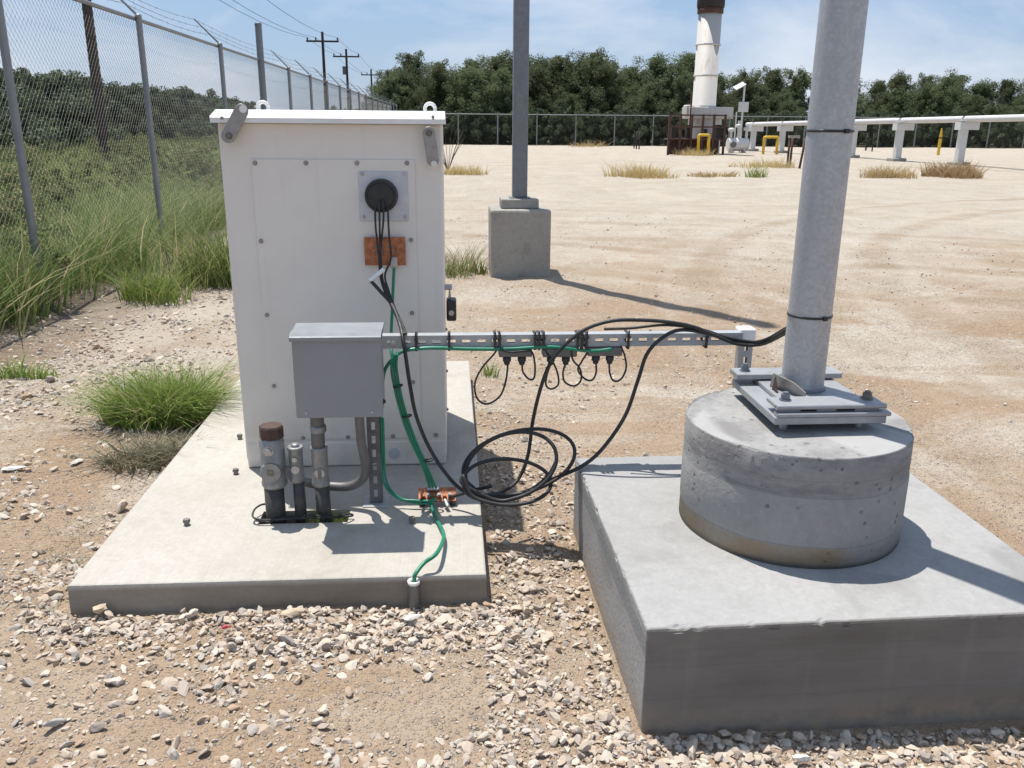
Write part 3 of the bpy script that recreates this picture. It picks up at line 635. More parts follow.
# weeds in the opening
def blades(n, spread, h0, h1, w, lean, seed, segs=3, droop=.5):
    r = np.random.default_rng(seed); Vv, Ff, o = [], [], 0
    for _ in range(n):
        a = r.uniform(0, 6.283); rad = spread*math.sqrt(r.random()); bx, by = rad*math.cos(a), rad*math.sin(a)
        h = h0+(h1-h0)*r.random()**1.4; ld = a+r.normal()*1.25; ln_ = lean*(.3+rad/spread)*r.uniform(.5, 1.5)*h; tw = r.uniform(0, 6.283); ww = w*r.uniform(.6, 1.3)
        sx_, sy2 = math.cos(tw)*ww, math.sin(tw)*ww; row = []
        for k in range(segs+1):
            t_ = k/segs; z_ = h*(t_-droop*.5*t_*t_*ln_/max(h, 1e-3)); hx_ = ln_*t_**1.8
            cx_, cy2 = bx+math.cos(ld)*hx_, by+math.sin(ld)*hx_; f_ = (1-t_)**.7 if k < segs else 0.06
            Vv += [(cx_-sx_*f_, cy2-sy2*f_, max(z_, -.01) if k else -.02), (cx_+sx_*f_, cy2+sy2*f_, max(z_, -.01) if k else -.02)]
        for k in range(segs): Ff.append((o+2*k, o+2*k+1, o+2*k+3, o+2*k+2))
        o += 2*(segs+1)
    return np.array(Vv), np.array(Ff)
def tuft(name, p, label, cat, mat, n, spread, h0, h1, w, lean, seed, group=None, sxy=(1, 1), droop=.5):
    k_ = 6 if n >= 300 else (3 if n >= 150 else 1); r = np.random.default_rng(seed+999); Vl, Fl, o_ = [], [], 0
    for i in range(k_):
        g = r.uniform(.55, 1.1) if k_ > 1 else 1; v, f = blades(max(20, int(n/k_)), spread*(.62 if k_ > 1 else 1), h0*g, h1*g, w, lean, seed+i*17, 3, droop)
        a = r.uniform(0, 6.28); d_ = spread*.75*math.sqrt(r.random()) if k_ > 1 else 0; v = v+np.array([d_*math.cos(a), d_*math.sin(a), 0]); Vl.append(v); Fl.append(f+o_); o_ += len(v)
    v, f = np.concatenate(Vl), np.concatenate(Fl); v = v*np.array([sxy[0], sxy[1], 1])
    p = Vector(p); p.z = gz(p.x, p.y) if name == 'grass_clump' else p.z; o = link(name, np_mesh(name, v, f), M[mat]); o.location = p; o['label'] = label; o['category'] = cat
    if group: o['group'] = group
    return o
tuft('weed', (-.42, 2.745, .045), 'thin green weed growing from the conduit opening in the slab', 'weed', 'grass', 190, .075, .06, .19, .0028, .5, 5, sxy=(1.0, .5))
p = on_z(262, 518, .06); bm = B(); r0 = random.Random(3)
pts = [Vector((-.66, 2.70, .13))+Vector((.30*k/9+r0.uniform(-.02, .02), r0.uniform(-.02, .012), r0.uniform(-.008, .02))) for k in range(10)]
pts += [Vector((-.36, 2.72, .13)), Vector((-.5, 2.695, .138)), Vector((-.66, 2.69, .14)), Vector((-.685, 2.74, .15)), Vector((-.66, 2.79, .15)), Vector((-.62, 2.78, .13))]
single('wire_scrap', tube(bm, pts, .0035, 6), M['black_rubber'], 'black wire scrap lying around the feet of the conduit stubs', 'wire', pts[0])

# ------------------------------------------------------------ grounding bar on the slab
a = on_z(418, 499, SZ+.055); a.y = 2.80; bx0, bx1 = on_y(418, 492, 2.80).x, on_y(456, 490, 2.80).x
gb = thing('grounding_bar', 'copper grounding bar with bolted lugs standing low on the slab', 'grounding bar', ((bx0+bx1)/2, 2.82, SZ))
bm = B(); box(bm, bx0, bx1, 2.80, 2.806, SZ+.022, SZ+.078, .001)
bmesh.ops.rotate(bm, verts=bm.verts, cent=(0, 2.80, SZ+.022), matrix=Matrix.Rotation(R(-52), 3, 'X')); bar = part('bar', bm, M['copper'], gb)
for k in range(6):
    bm = B(); x = bx0+.018+k*.0185; c = Vector((x, 2.80+.012, SZ+.036+.004*(k % 2))); bolt(bm, c, Vector((0, -.62, .78)), .0055, .011); part('bolt', bm, M['cast_metal'] if k % 2 else M['copper'], bar)
for x in (bx0+.012, bx1-.012):
    bm = B(); cyl(bm, (x, 2.815, SZ), (x, 2.815, SZ+.03), .011); part('insulator', bm, M['black_plastic'], gb)
bm = B(); box(bm, bx0+.03, bx1-.06, 2.822, 2.842, SZ+.052, SZ+.062, .003); part('terminal_block', bm, M['bolt'], gb)
bm = B(); c = Vector((bx1-.035, 2.78, SZ+.022)); cyl(bm, c+Vector((-.004, .014, .006)), c+Vector((.006, -.018, -.004)), .007); part('clamp', bm, M['bolt'], gb)

# ------------------------------------------------------------ wires and cables
def cable(name, pts, r, mat, label, cat, group=None, seg=10, n=8):
    P = [on_y(*q_) if not isinstance(q_, Vector) else q_ for q_ in pts]
    return single(name, tube(B(), P, r, seg, n), M[mat], label, cat, P[0], group)
fy = RY-.012
cable('ground_wire', [(394, 268, 3.16), (393, 290, 3.15), (392, 315, 3.08), (391, 340, 2.95), (392, 356, RY+.06), (396, 372, RY+.05)], .0058, 'green_wire', 'green wire dropping from the copper bar on the cabinet front', 'wire')
cable('ground_wire', [(612, 349, fy), (590, 351, fy), (550, 347, fy), (510, 349, fy-.002), (470, 349, fy), (430, 348, fy), (404, 351, fy), (394, 358, fy-.005), (385, 370, fy), (382, 390, fy+.01), (381, 420, fy+.01)], .0062, 'green_wire', 'green wire strapped along the lower edge of the slotted rail', 'wire')
for k, dx in enumerate((-2.6, 0, 2.6)):
    cable('ground_wire', [(396+dx*.5, 354, fy-.005-.004*k), (394+dx, 368, fy-.01), (398+dx, 392, fy-.01), (404+dx, 415, fy-.008), (413+dx, 440, fy-.005), (424+dx*.8, 464, fy-.005), (430+dx, 480, fy), (433+dx*1.3, 488, fy+.006)], .0043, 'green_wire',
          'green wire of the tied bundle running down to the grounding bar', 'wire', 'bundled green wires')
for k in range(2):
    cable('ground_wire', [(381+k*2, 418, fy+.02), (382+k*2, 450, fy+.02), (382+k*3, 475, fy+.01), (388+k*3, 490, 2.81), (400+k*2, 499, 2.80), (415, 503-k*2.5, 2.79), (430, 503-k*2, 2.79), (436, 499, 2.795)], .0044, 'green_wire',
          'green wire looping from behind the slotted post to the grounding bar', 'wire', 'looped green wires')
gp = [on_z(433, 498, SZ+.03), on_z(432, 506, SZ+.018), on_z(436, 518, SZ+.012), on_z(443, 532, SZ+.018), on_z(443, 541, SZ+.03), on_z(436, 554, SZ+.05), on_z(424, 563, SZ+.035), on_z(416, 573, SZ+.02), Vector((ROD.x+.002, ROD.y, SZ+.004)), Vector((ROD.x, ROD.y, SZ-.04))]
cable('ground_wire', gp, .0065, 'green_wire', 'bright green wire crossing the slab edge into the ground rod sleeve', 'wire')
# thin black leads from the boot
for k, (x0, x1, yb) in enumerate(((375, 379, 207), (379, 381, 200), (383, 380, 200), (388, 391, 207))):
    cable('antenna_lead', [(x0, yb, 3.145), (x0+.5, yb+18, 3.13), ((x0+x1)/2, 240, 3.13), (x1, 258, 3.12), (x1+(1 if k < 3 else -6), 275, 3.11), (384+k*1.5, 290, 3.08), (392+k, 308, 3.0), (400+k, 325, 2.9), (404+k*.8, 334, RY-.012)], .0036, 'black_rubber',
          'thin black lead hanging from the round boot across the copper bar', 'cable', 'thin leads from the boot', 8)
bm = B(); a, d = on_y(370, 281, 3.09), on_y(384, 269, 3.10); cyl(bm, a, d, .0085, .0075, 14)
single('white_plug', bm, M['white_plastic'], 'white plastic plug at the end of the leads under the copper bar', 'plug', a)
bm = B(); u = on_y(370, 281, 3.09)
# thick cables: cabinet -> coil -> pole, and the loop coil
cY = 2.70
cable('black_cable', [(371, 281, 3.09), (380, 291, 3.07), (392, 305, 3.0), (400, 325, 2.88), (404, 345, RY-.025), (410, 385, 2.79), (416, 415, 2.78), (428, 445, 2.77), (444, 471, 2.75), (462, 490, 2.735), (488, 500, 2.71), (517, 497, 2.70), (549, 481, 2.71),
      (582, 466, 2.73), (603, 448, 2.745), (625, 416, 2.76), (638, 380, 2.77), (647, 354, 2.78), (662, 338, 2.79), (680, 330, 2.80), (706, 333, 2.80), (735, 341, 2.80), (762, 343, 2.78), (785, 331, 2.62), (800, 322, 2.52)], .0066, 'black_rubber',
      'thick black cable sagging from the cabinet past the coil up to the pole', 'cable')
cable('black_cable', [(474, 497, 2.70), (490, 495, 2.71), (506, 490, 2.74), (519, 478, 2.79), (528, 455, 2.81), (533, 420, 2.815), (541, 387, 2.81), (551, 362, 2.805), (566, 344, 2.80), (586, 329, 2.795), (611, 321, 2.79), (638, 320, 2.79), (668, 322, 2.79), (694, 327, 2.79), (716, 336, 2.79), (738, 344, 2.79), (762, 344, 2.77), (786, 333, 2.64), (802, 326, 2.54)], .0064, 'black_rubber',
      'thick black cable arching from the coil over the slotted rail to the pole', 'cable')
cable('black_cable', [(604, 329, RY-.02), (632, 328, 2.80), (665, 325, 2.795), (700, 329, 2.80), (730, 338, 2.795), (760, 341, 2.775), (786, 328, 2.63), (802, 320, 2.53)], .0048, 'black_rubber', 'shorter thin black cable lying on top of the rail end', 'cable')
coil = []
def ell(cx, cy, rx, ry, rot, a0, a1, n, y0, dy):
    for k in range(n):
        a = R(a0+(a1-a0)*k/n); ex_, ey = rx*math.cos(a), ry*math.sin(a)
        X = cx+ex_*math.cos(R(rot))-ey*math.sin(R(rot)); Y = cy+ex_*math.sin(R(rot))+ey*math.cos(R(rot)); coil.append((X, Y, y0-dy*math.sin(a)))
ell(519, 462, 57, 31, -14, 150, 510, 14, 2.74, .05)
ell(511, 466, 47, 32, -20, 150, 510, 14, 2.72, .05)
ell(507, 482, 44, 23, 2, 170, 530, 14, 2.70, .05)
coil += [(463, 476, 2.70), (466, 492, 2.69), (480, 499, 2.69), (505, 496, 2.70), (530, 490, 2.70), (548, 476, 2.71), (556, 462, 2.72)]
cable('cable_coil', coil, .0066, 'black_rubber', 'loose coil of thick black cable lying at the slab edge', 'cable')
cable('bonding_lead', [(450, 497, 2.79), (462, 494, 2.77), (474, 490, 2.74), (492, 486, 2.72)], .006, 'black_rubber', 'short black lead from the grounding bar clamp into the coil', 'cable')

# surge protector boxes under the rail
surge = None
SB = ((499, 532, 346, 357, (507, 522)), (543, 577, 347, 357, (551, 566)), (588, 622, 345, 356, (596, 610)))
slabel = ('small grey surge protector box under the rail nearest the cabinet', 'small grey surge protector box under the rail, middle one', 'small grey surge protector box under the rail nearest the pole')
for (x0, x1, y0, y1, gl), lb in zip(SB, slabel):
    a, d = on_y(x0, y0, RY-.01), on_y(x1, y1, RY-.01); cx_ = (a.x+d.x)/2
    sb = thing('surge_protector', lb, 'surge protector', (cx_, RY, d.z), 'surge protectors under the rail')
    bm = B(); box(bm, a.x, d.x, RY-.012, RY+.045, d.z, RZ-.0235, .003)
    part('body', bm, M['conduit'], sb)
    for gx_ in gl:
        p = on_y(gx_, y1, RY+.005); bm = B(); lathe(bm, (p.x, RY+.008, 0), [(.013, p.z-.017), (.0145, p.z-.014), (.0145, p.z+.003), (.012, p.z+.003)], 12)
        lathe(bm, (p.x, RY+.008, 0), [(.005, p.z-.03), (.010, p.z-.026), (.0105, p.z-.0172)], 12); part('cable_gland', bm, M['black_plastic'], sb)
yj = RY+.008
for pts, lb in (([(508, 363, yj), (506, 380, yj-.01), (500, 396, yj-.02), (487, 404, yj-.03), (477, 398, yj-.03), (475, 383, yj-.02), (482, 368, yj-.015), (494, 354, yj-.015), (499, 346, yj-.012)], 'thin black jumper loop at the left box, the longest one'),
                ([(522, 362, yj), (523, 372, yj-.012), (529, 379, yj-.02), (534, 378, yj-.02), (535, 366, yj-.018), (532, 352, yj-.02), (524, 351, yj-.03), (510, 352, yj-.03), (500, 349, yj-.025)], 'thin black jumper loop right of the long one'),
                ([(551, 363, yj), (547, 375, yj-.012), (546, 385, yj-.02), (551, 389, yj-.02), (558, 385, yj-.02), (558, 375, yj-.02), (553, 362, yj-.02), (545, 350, yj-.02)], 'thin narrow black jumper loop below the middle box'),
                ([(566, 362, yj), (563, 373, yj-.012), (565, 382, yj-.02), (574, 386, yj-.02), (581, 380, yj-.02), (580, 369, yj-.02), (573, 360, yj-.02), (571, 350, yj-.02)], 'thin wide black jumper loop below the middle box'),
                ([(596, 362, yj), (596, 373, yj-.012), (592, 380, yj-.02), (585, 379, yj-.02), (578, 370, yj-.025), (582, 361, yj-.02), (587, 352, yj-.02), (584, 344, yj-.015)], 'thin black jumper loop crossing its neighbour'),
                ([(609, 361, yj), (610, 374, yj-.012), (614, 381, yj-.02), (621, 379, yj-.02), (626, 369, yj-.02), (625, 357, yj-.02), (621, 346, yj-.015)], 'thin black jumper loop at the right box')):
    cable('jumper_cable', pts, .0034, 'black_rubber', lb, 'cable', 'jumper loops below the rail', 8)
def tie(x, y0, y1, n=1):
    a, d = on_y(x, y0, RY-.004), on_y(x, y1, RY-.004); bm = B(); xx = a.x; L = [(-.002, .004)]
    y0_, y1_ = RY-.0165, RY+.044; z0, z1 = RZ-.027, RZ+.027; w = .0045
    box(bm, xx-w, xx+w, y0_, y0_+.003, z0, z1); box(bm, xx-w, xx+w, y1_, y1_+.003, z0, z1); box(bm, xx-w, xx+w, y0_+.003, y1_, z1-.003, z1); box(bm, xx-w, xx+w, y0_+.003, y1_, z0, z0+.003)
    box(bm, xx-.006, xx+.006, y0_-.007, y0_-.0002, z1-.016, z1-.006, .001); box(bm, xx-.002, xx+.0025, y0_-.006, y0_-.002, z1-.0055, z1+.012)
    return bm, (xx, y0_, z0)
for x in (416, 449, 495, 499.5, 535, 539, 543.5, 577.5, 582, 586.5, 628, 706):
    bm, og = tie(x, 336, 352); single('cable_tie', bm, M['black_plastic'], 'black cable tie strapped around the slotted rail', 'cable tie', og, 'cable ties around the rail')
for x, y, lb in ((396, 386, 'upper'), (405, 416, 'middle'), (427, 460, 'lowest')):
    p = on_y(x+2, y, fy-.012); bm = B()
    tube(bm, [p+Vector((.0145*math.cos(a), .013*math.sin(a), .003*math.cos(a))) for a in [i*math.pi/8 for i in range(17)]], .0035, 6, raw=True)
    single('cable_tie', bm, M['black_plastic'], 'black cable tie around the green wire bundle, %s of three' % lb, 'cable tie', p, 'cable ties around the green bundle')

# ------------------------------------------------------------ pole foundation
PX0, PX1, PY0, PY1, PZ = .450, 1.66, 1.748, 2.845, .28
PX1 = 1.50
pf = thing('pole_foundation', 'grey concrete pad with a thick round drum carrying the pole', 'foundation', (PX0, PY0, 0))
# back right corner follows the photo's edge
bm = B(); br = on_z(911, 480.4, PZ); fr_ = on_z(1024, 565, PZ)
xr = (br.x+fr_.x)/2+.045
box(bm, PX0, xr, PY0, PY1, -.1, PZ, .007, 2)
bmesh.ops.subdivide_edges(bm, edges=[e for e in bm.edges if e.calc_length() > .3], cuts=90, use_grid_fill=True)
def chip(bm, amp, cap, edge):
    for v in bm.verts:
        n = Vector((noise.noise(v.co*7), noise.noise(v.co*7+Vector((9, 0, 0))), noise.noise(v.co*7+Vector((0, 9, 0)))))
        v.co += n*amp
        if edge(v.co):
            q2 = noise.noise(v.co*23+Vector((3, 3, 3)))+.5*noise.noise(v.co*60)
            if q2 > cap: v.co += Vector((-(v.co.x > 1)+(v.co.x < .6), (v.co.y < 1.9)-(v.co.y > 2.7), -1)).normalized()*(q2-cap)*.016
chip(bm, .0012, .12, lambda c_: c_.z > PZ-.012 and (c_.x < PX0+.012 or c_.y < PY0+.012))
for f in bm.faces: f.smooth = False
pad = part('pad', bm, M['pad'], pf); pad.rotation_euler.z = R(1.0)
DC = Vector((1.003, 2.325, PZ)); DR = .319; DT = .60
pf2 = bpy.data.objects.new('tmp', None); bpy.data.objects.remove(pf2)
bm = B(); lathe(bm, (DC.x, DC.y, 0), [(DR, PZ-.002), (DR, PZ+.06), (DR+.0015, PZ+.064), (DR+.0015, PZ+.2), (DR-.0005, PZ+.206), (DR, PZ+.252), (DR-.0005, DT-.004), (DR-.003, DT)], 160)
for v in bm.verts:
    a_ = Vector((v.co.x-DC.x, v.co.y-DC.y, 0)); 
    if a_.length > .1:
        v.co += a_.normalized()*(noise.noise(v.co*6)*.0018)
        if v.co.z > DT-.01:
            q2 = noise.noise(v.co*26)+.5*noise.noise(v.co*70)
            v.co.z += noise.noise(v.co*9)*.0012
            if q2 > .15: v.co += (a_.normalized()*-.5+Vector((0, 0, -1)))*(q2-.15)*.010
off = ORG[pf.name]; bmesh.ops.translate(bm, verts=bm.verts, vec=-Vector((DC.x, DC.y, PZ))); me = bpy.data.meshes.new('drum'); bm.to_mesh(me); bm.free()
me.polygons[len(me.polygons)-1].use_smooth = False
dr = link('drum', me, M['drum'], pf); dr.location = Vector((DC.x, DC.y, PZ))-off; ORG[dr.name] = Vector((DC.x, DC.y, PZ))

# steel pole with hinged base
PC = Vector((1.053, 2.425, 0)); pr = .0625
pole = thing('steel_pole', 'thick galvanized round pole on a hinged base plate atop the drum', 'pole', (PC.x, PC.y, DT))
bm = B(); cyl(bm, (PC.x, PC.y, .6645), (PC.x+.0, PC.y, 7.5), pr, pr*.92, 48); tb = part('tube', bm, M['galv'], pole)
bm = B(); lathe(bm, (PC.x, PC.y, 0), [(pr+.008, .662), (pr+.004, .670), (pr-.001, .674)], 40); part('weld', bm, M['galv_dark'], tb)
bx0, bx1, by0, by1 = .884, 1.203, 2.188, 2.565
bm = B(); box(bm, bx0, bx1, by0, by1, .628, .650, .002); part('base_plate', bm, M['plate'], pole)
bm = B(); box(bm, bx0+.006, bx1+.010, by0-.005, by0+.030, .6505, .662, .002); part('hinge_strip', bm, M['plate'], pole)
bm = B(); box(bm, bx0+.058, bx1-.016, by0+.034, by1-.02, .6505, .6640, .002); part('pole_plate', bm, M['plate'], pole)
bm = B(); box(bm, bx0+.004, bx1-.004, by0+.012, by0+.088, .6700, .6830, .0025); fbar = part('clamp_bar', bm, M['plate'], pole)
for i, (a_, b_) in enumerate(((.012, .075), (.122, .178), (.232, .300))):
    bm = B(); box(bm, bx0+a_, bx0+b_, by0+.013, by0+.03, .6622, .6698); part('hinge_knuckle', bm, M['plate'], pole)
bm = B(); cyl(bm, (bx0+.004, by0+.010, .6765), (bx1-.002, by0+.010, .6765), .0075, seg=16); part('hinge_pin', bm, M['plate'], pole)
bm = B(); box(bm, bx0-.008, bx1+.006, by1-.070, by1+.006, .6680, .6850, .002); part('clamp_bar', bm, M['plate'], pole)
for x, y, z in ((bx0+.046, by0+.055, .683), (bx1-.036, by0+.055, .683), (bx0+.028, by1-.03, .685), (bx1-.07, by1-.03, .685)):
    bm = B(); cyl(bm, (x, y, z), (x, y, z+.003), .017, seg=18); cyl(bm, (x, y, z+.003), (x, y, z+.018), .0125, seg=6); cyl(bm, (x, y, z+.018), (x, y, z+.024), .008, seg=10)
    part('anchor_bolt', bm, M['dark_bolt'] if x > 1.1 else M['zinc_blue'], pole)
for x, y in ((bx0+.05, by0+.06), (bx1-.05, by0+.06), (bx0+.05, by1-.06), (bx1-.05, by1-.06)):
    bm = B(); cyl(bm, (x, y, DT-.01), (x, y, .629), .012); part('leveling_nut', bm, M['bolt'], pole)
bm = B(); gx_ = PC.x-pr-.012; prism(bm, [(gx_, PC.y-.02, .6645), (gx_+.036, PC.y-.115, .6645), (gx_+.034, PC.y-.118, .683), (gx_+.010, PC.y-.085, .704), (gx_-.022, PC.y-.01, .712), (gx_-.022, PC.y+.01, .6645)], (.005, .002, 0))
part('locking_tab', bm, M['hasp'], pole)
bm = B(); prism(bm, [(gx_-.026, PC.y-.02, .6645), (gx_-.026, PC.y-.06, .6645), (gx_-.026, PC.y-.035, .708)], (.004, 0, 0)); part('rusty_gusset', bm, M['rust_cap'], pole)
for x, y, lb in ((811, 319, 'lower'), (831, 131, 'upper')):
    z = on_y(x, y, PC.y-pr).z; bm = B()
    prr = pr*(1-.08*(z-.7)/6.8)
    lathe(bm, (PC.x, PC.y, z), [(prr-.004, -.0035), (prr+.0022, -.0035), (prr+.0022, .0035), (prr-.004, .0035)], 48)
    px_ = PC.x+.02; box(bm, px_-.006, px_+.006, PC.y-prr-.007, PC.y-prr+.004, z-.006, z+.006, .001)
    single('pole_strap', bm, M['black_plastic'], 'black strap tied around the thick pole, %s of the two' % lb, 'strap', (PC.x, PC.y, z), 'straps around the pole')

# ------------------------------------------------------------ middle post on its footing
mp = thing('lamp_post', 'square grey steel post on a concrete block behind the rail', 'post', (.645, 8.49, 0))
bm = B(); box(bm, .372, .945, 8.20, 8.76, -.15, .645, .025, 2); part('footing', bm, M['footing'], mp)
bm = B(); box(bm, .476, .836, 8.31, 8.66, .6455, .735, .012, 2); part('plinth', bm, M['footing'], mp)
bm = B(); box(bm, .592, .733, 8.41, 8.553, .742, 9.0, .012, 3); part('shaft', bm, M['galv_dark'], mp)
bm = B(); box(bm, .562, .763, 8.383, 8.58, .7352, .7435, .002); part('base_plate', bm, M['galv_dark'], mp)

# ------------------------------------------------------------ chain link fences
def mesh_fabric(length, h, z0, step, half, r, sides=3):
    """woven zigzag wires hanging side by side: returns V,F in local x (along) z (up)"""
    n = int(length/step); k = int(h/half); zs_ = z0+np.arange(k+1)*half
    ang = np.arange(sides)*2*math.pi/sides; Vv = []; Ff = []; o = 0
    base_f = []
    for j in range(k):
        for s_ in range(sides): base_f.append((j*sides+s_, j*sides+(s_+1) % sides, (j+1)*sides+(s_+1) % sides, (j+1)*sides+s_))
    base_f = np.array(base_f)
    for i in range(n):
        ph = (np.arange(k+1)+i) % 2; xz = i*step+np.where(ph == 0, -.01*step, step*1.01); yo = np.where(ph == 0, r*.8, -r*.8)
        ring = np.stack([xz[:, None]+np.cos(ang)*r, yo[:, None]+np.sin(ang)*r, np.repeat(zs_[:, None], sides, 1)+0*ang], -1).reshape(-1, 3)
        Vv.append(ring); Ff.append(base_f+o); o += len(ring)
    return np.concatenate(Vv), np.concatenate(Ff)
FX, FT = -3.45, 2.5
fn = thing('chain_link_fence', 'tall chain link fence with barbed wire running along the left side', 'fence', (FX, 4.5, 0))
v, f = mesh_fabric(50, 2.45, .05, .036, .036, .0014)
V2 = np.stack([v[:, 1], v[:, 0]-.5, v[:, 2]], -1); fo = link('fabric', np_mesh('fabric', V2, f), M['fence_wire'], fn)
bm = B(); cyl(bm, (FX, 3.5, FT), (FX, 60, FT), .022, seg=12); part('top_rail', bm, M['fence_post'], fn)
ys_ = [4.45, 7.32, 10.48, 14.0]+[19.7+2.95*k for k in range(14)]
for y in ys_:
    bm = B(); cyl(bm, (FX+.045, y, -.2), (FX+.045, y, FT+.03), .033, seg=14); po = part('fence_post', bm, M['fence_post'], fn)
    bm = B(); lathe(bm, (FX+.045, y, FT+.03), [(.036, -.03), (.036, .005), (.015, .02)], 14); part('post_cap', bm, M['fence_post'], po)
    bm = B(); cyl(bm, (FX+.04, y, FT+.03), (FX-.30, y, FT+.37), .014, .009, seg=8); part('barb_arm', bm, M['fence_post'], po)
for k in range(3):
    t_ = (.35, .65, .97)[k]; bm = B(); r0 = random.Random(k); pts = []
    ya = [3.0]+ys_
    for y_a, y_b in zip(ya[:-1], ya[1:]):
        for s_ in range(4): u = s_/4; pts.append(Vector((FX+.04-.34*t_, y_a+(y_b-y_a)*u, FT+.03+.34*t_-.05*math.sin(u*math.pi))))
    tube(bm, pts, .0028, 5, raw=True)
    for i in range(len(pts)-1):
        for s_ in range(3):
            c = pts[i].lerp(pts[i+1], s_/3); a = r0.uniform(0, 3); w_ = Vector((math.cos(a)*.022, .004, math.sin(a)*.022)); cyl(bm, c-w_, c+w_, .0017, seg=4, cap=False)
    part('barbed_wire', bm, M['fence_wire'], fn)
tp_ = on_y(257, 22, 16.95); bm = B(); cyl(bm, (FX+.03, 16.95, -.2), (FX+.03, 16.95, 3.12), .062, .06, seg=20); ts = single('tall_post', bm, M['galv_dark'], 'thick grey steel post rising above the chain link fence behind the cabinet', 'post', (FX+.03, 16.95, 0))
bm = B(); lathe(bm, (FX+.03, 16.95, 3.12), [(.064, -.04), (.064, .003), (.02, .012)], 20); part('post_cap', bm, M['galv_dark'], ts)
# far fence
FY = 62.0; zf = 2.05
ff = thing('chain_link_fence', 'far chain link fence along the foot of the dark tree line', 'fence', (20, FY, 0))
v, f = mesh_fabric(64, zf-.05, .03, .09, .09, .0022); V2 = v+np.array([-8-20+0.0, 0, 0]); link('fabric', np_mesh('fabric', V2, f), M['fence_wire'], ff)
bm = B(); cyl(bm, (-8, FY, zf), (56, FY, zf), .03, seg=8); part('top_rail', bm, M['fence_post'], ff)
for k in range(24):
    bm = B(); x = -7.6+k*2.72; cyl(bm, (x, FY-.06, -.2), (x, FY-.06, zf+.1), .045, seg=8); part('fence_post', bm, M['fence_post'], ff)

# ------------------------------------------------------------ utility poles and lines
def upole(x, y, h, label, arm=True, r=.15):
    u = thing('utility_pole', label, 'utility pole', (x, y, 0), 'utility poles beyond the fence'); bm = B(); cyl(bm, (x, y, -.3), (x, y, h), r, r*.72, 14); part('shaft', bm, M['wood_pole'], u)
    if arm:
        z = h-.75; bm = B(); box(bm, x-1.35, x+1.35, y-.16, y-.05, z-.07, z+.07); ar = part('crossarm', bm, M['wood_pole'], u)
        for dx in (-1.25, -.55, 1.25):
            bm = B(); lathe(bm, (x+dx, y-.105, z+.07), [(.03, 0), (.08, .06), (.05, .12), (.09, .17), (.03, .25)], 8); part('insulator', bm, M['conduit'], ar)
    return u
UX = -10.6
U = [(UX, 28.2, 8.8), (UX, 78.5, 8.7), (UX, 95.8, 8.7), (UX, 125, 8.4)]
upole(*U[0], 'dark wooden utility pole near, seen through the chain link fence', True, .165)
upole(*U[1], 'tallest looking utility pole with crossarm above the cabinet', True)
upole(*U[2], 'middle distant utility pole with crossarm above the cabinet', True)
bm = B(); u2 = [o for o in bpy.data.objects if o.name.startswith('utility_pole')][2]; cyl(bm, (UX-.25, 95.7, 6.2), (UX-.25, 95.7, 7.0), .2, seg=12); part('transformer', bm, M['conduit'], u2)
upole(*U[3], 'farthest and smallest utility pole with crossarm', True)
UL = [(UX, -25, 8.8)]+U
for k, dx in enumerate((-1.25, -.55, 1.25)):
    pts = []
    for (xa, ya, ha), (xb, yb, hb) in zip(UL[:-1], UL[1:]):
        for s_ in range(8): u = s_/8; pts.append(Vector((xa+dx, ya+(yb-ya)*u, ha-.45+(hb-ha)*u-1.0*4*u*(1-u)*((yb-ya)/55)**1.4)))
    pts.append(Vector((UX+dx, 125, 7.95))); bm = B(); tube(bm, pts, .013, 5, raw=True)
    single('power_line', bm, M['black_rubber'], 'power line sagging between the utility poles, %s strand' % ('left', 'middle', 'right')[k], 'power line', (UX+dx, 28, 0), 'power lines')

# ------------------------------------------------------------ trees and scrub
def crown_mesh(seed, h, w, nclump, nleaf, s0, s1, low=.08):
    r = np.random.default_rng(seed); ctr = []; rad = []
    for i in range(nclump):
        t_ = r.random()**.75; z = h*(low+(.90-low)*t_)*(1+(.14*r.random()**3 if t_ > .7 else 0)); ww = w*(.55+.45*math.sin(math.pi*min(1, .22+t_*.80)))*(1.0 if t_ < .8 else .75)
        a = r.uniform(0, 6.283); q_ = ww*min(1.35, abs(r.normal())*.62); ctr.append((q_*math.cos(a), q_*math.sin(a), z)); rad.append(r.uniform(.035, .11)*h*(.8 if nclump > 100 else 1.2))
    ctr = np.array(ctr); rad = np.array(rad); Vv = []; n = nclump*nleaf
    ci = np.repeat(np.arange(nclump), nleaf); d = r.normal(size=(n, 3)); d /= np.linalg.norm(d, axis=1)[:, None]
    c = ctr[ci]+d*(rad[ci]*r.random(n)**.45)[:, None]*np.array([1.0, 1.0, 1.15]); c[:, 2] = np.maximum(c[:, 2], .05)
    a = r.normal(size=(n, 3)); a /= np.linalg.norm(a, axis=1)[:, None]; b_ = np.cross(a, r.normal(size=(n, 3))); b_ /= np.linalg.norm(b_, axis=1)[:, None]
    s_ = r.uniform(s0, s1, n)[:, None]; L = a*s_; Wd = b_*s_*.42
    Vv = np.stack([c-L, c+Wd, c+L, c-Wd], 1).reshape(-1, 3); Ff = np.arange(n*4).reshape(-1, 4); return Vv, Ff, ctr
